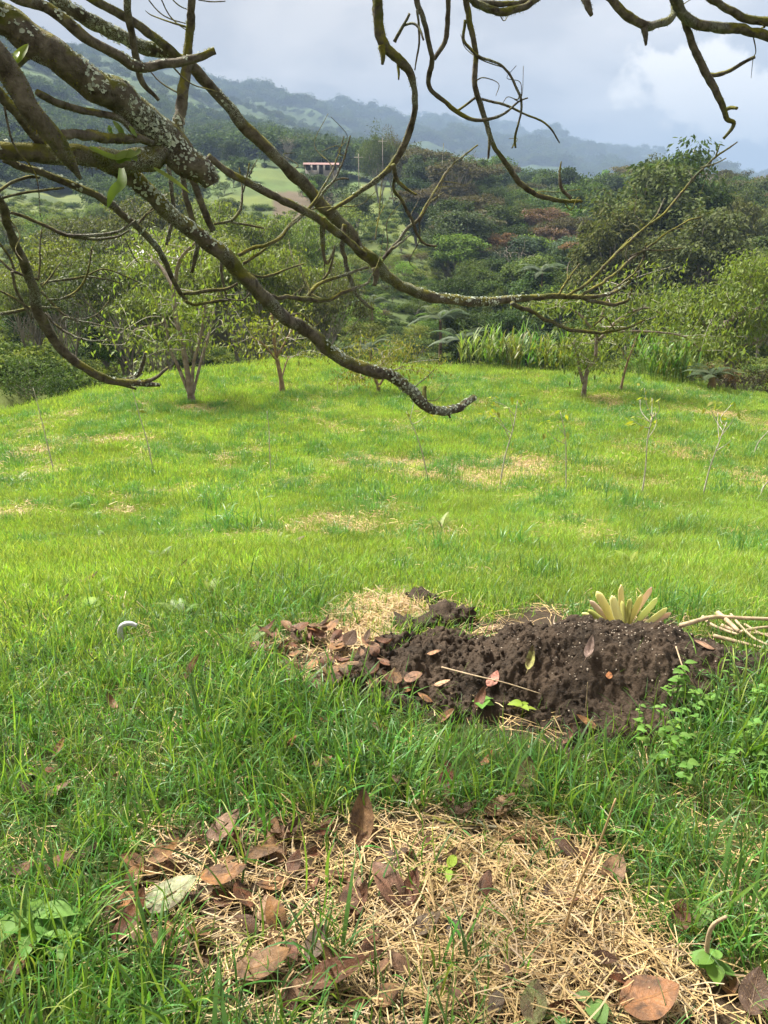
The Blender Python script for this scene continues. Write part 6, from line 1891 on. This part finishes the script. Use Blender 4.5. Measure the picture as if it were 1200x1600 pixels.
# ferns
FERN = [(330, 945, .16, (.26, .34, .05), 'yellow-green fern frond beside the tall tuft of grass'), (292, 968, .17, (.20, .30, .06), 'pale fern left of the brightest frond'), (380, 1015, .15, (.20, .31, .06), 'fern frond left of the leaf litter'), (105, 800, .2, (.24, .32, .05), 'yellow fern at the left middle field'),
        (140, 812, .2, (.24, .32, .05), 'second yellow fern, right of the left middle one'), (165, 848, .2, (.22, .3, .05), 'fern in the lower left middle field'), (98, 842, .18, (.22, .3, .05), 'fern by the dry patch at left'), (500, 835, .16, (.26, .33, .05), 'small fern near the ribbed grey leaf'),
        (435, 850, .14, (.26, .33, .05), 'small yellow fern left of the ribbed grey leaf'), (30, 755, .25, (.26, .33, .05), 'row of yellow ferns at the left edge'), (690, 830, .2, (.27, .34, .05), 'yellow-green fern at centre field'), (915, 855, .16, (.28, .34, .05), 'yellow-green fern above the rosette'),
        (985, 890, .16, (.30, .36, .05), 'bright fern up and right of the rosette'), (865, 815, .2, (.27, .34, .05), 'fern in the right middle field'), (250, 880, .15, (.2, .29, .05), 'fern left of the tall tuft')]
for (u, v, L, cc, lab) in FERN:
    p = ray_ground(u, v)
    root = obj('fern', None, loc=p, label=lab, cat='fern', group='ferns in the field')
    for k in range(5):
        obj('frond', FR[k % 3], root, rot=(random.uniform(-.3, .3), random.uniform(-.7, -.1), random.uniform(0, 6.28)), scale=L * random.uniform(.7, 1.1), color=shade((cc[0] * .62, cc[1] * .66, cc[2] * .8), .1))

# broadleaf weeds
M_weed = leaf_mat('weed_leaf', None, .2, .35, .55, .012, .15)


def blade_leaf(ratio=.55):
    nu, nv = 9, 5
    s = np.linspace(0, 1, nu); t = np.linspace(-1, 1, nv); S, T_ = np.meshgrid(s, t, indexing='ij')
    half = ratio * .5 * np.sin(np.pi * S ** .75) ** .9 + .01
    V = np.stack([S, T_ * half, .22 * np.abs(T_) * half + .16 * S - .34 * S ** 2], -1).reshape(-1, 3)
    i = np.arange(nu - 1)[:, None] * nv; j = np.arange(nv - 1)[None]
    return V, np.stack([i + j, i + nv + j, i + nv + j + 1, i + j + 1], -1).reshape(-1, 4)


WL = [mesh('weed_leaf', *blade_leaf(.5), None, M_weed, True), mesh('weed_leaf', *blade_leaf(.85), None, M_weed, True)]


def weed(u, v, nleaf, L, hgt, cc, kk, label, group='broadleaf weeds in the grass', spread=1.0):
    p = surf(u, v)
    root = obj('weed', None, loc=p, label=label, cat='weed', group=group)
    if group.startswith('leafy'): alike(root, label, u)
    b = MB(); b.tube(catmull([[0, 0, -.01], [.004, .003, hgt * .5], [0, .006, hgt]], 4), np.linspace(.0025, .0012, 9), 5)
    obj('stem', b.me('stem', M_weed), root, color=cc)
    for k in range(nleaf):
        zf = .45 + .55 * (k + 1) / nleaf
        obj('leaf', WL[kk], root, loc=(0, 0, hgt * zf), rot=(random.uniform(-.3, .3), random.uniform(-.35, .2), k * 2.4 + random.uniform(-.3, .3)), scale=L * random.uniform(.65, 1.1), color=shade(cc, .12))


LG = (.095, .20, .04); YGW = (.20, .30, .04)
for a in ((62, 1470, 9, .10, .08, LG, 0, 'broadleaf light-green seedling at the left edge of the foreground'), (110, 1495, 5, .08, .06, LG, 0, 'smaller seedling right of the light-green one at left'), (143, 958, 7, .07, .04, YGW, 1, 'yellow-green leafy seedling in the left grass'),
          (35, 928, 4, .06, .03, (.22, .27, .12), 1, 'pale broad leaf plant at the left edge of the short grass'), (753, 1105, 4, .06, .03, LG, 1, 'small green weed at the lower left of the mound'), (815, 1118, 5, .05, .05, YGW, 0, 'bright weed in front of the mound'),
          (925, 1585, 3, .05, .03, (.13, .22, .07), 1, 'round-leaved green seedling at the bottom edge'), (870, 1598, 3, .05, .02, (.13, .22, .07), 1, 'second round-leaved seedling at the bottom edge, left of the other'), (700, 1380, 4, .05, .05, (.22, .34, .05), 0, 'yellow-green shoot rising beside the dark folded leaf'),
          (1110, 1530, 5, .06, .06, LG, 1, 'green weed below the holed leaf at right')):
    weed(*a)
for k in range(34):
    u = gl.uniform(985, 1195); v = gl.uniform(1090, 1260)
    weed(u, v, 6, gl.uniform(.024, .04), gl.uniform(.07, .17), LG if k % 3 else (.12, .24, .05), k % 2, '%s leafy weed in the %s tall patch right of the mound' % ('soft green' if k % 3 else 'bright green', 'upper' if v < 1150 else 'middle' if v < 1205 else 'lower'), 'leafy weeds right of the mound')

# ------------------------------------------------------------------ haze in the valley air
hm, t = mat('valley_haze')
pv = t.add('ShaderNodeVolumePrincipled', {'Color': (0.31, 0.44, 0.66, 1), 'Density': 0.00042, 'Anisotropy': -0.2})
t.add('ShaderNodeOutputMaterial', {'Volume': pv.outputs[0]})
V, Q = box(0, 3950, 300, 13000, 8500, 900)
Q = np.array(Q)
obj('haze', mesh('haze', V, Q, None, hm), kind='stuff', label='thin blue haze filling the valley air', cat='haze')

finish_labels()
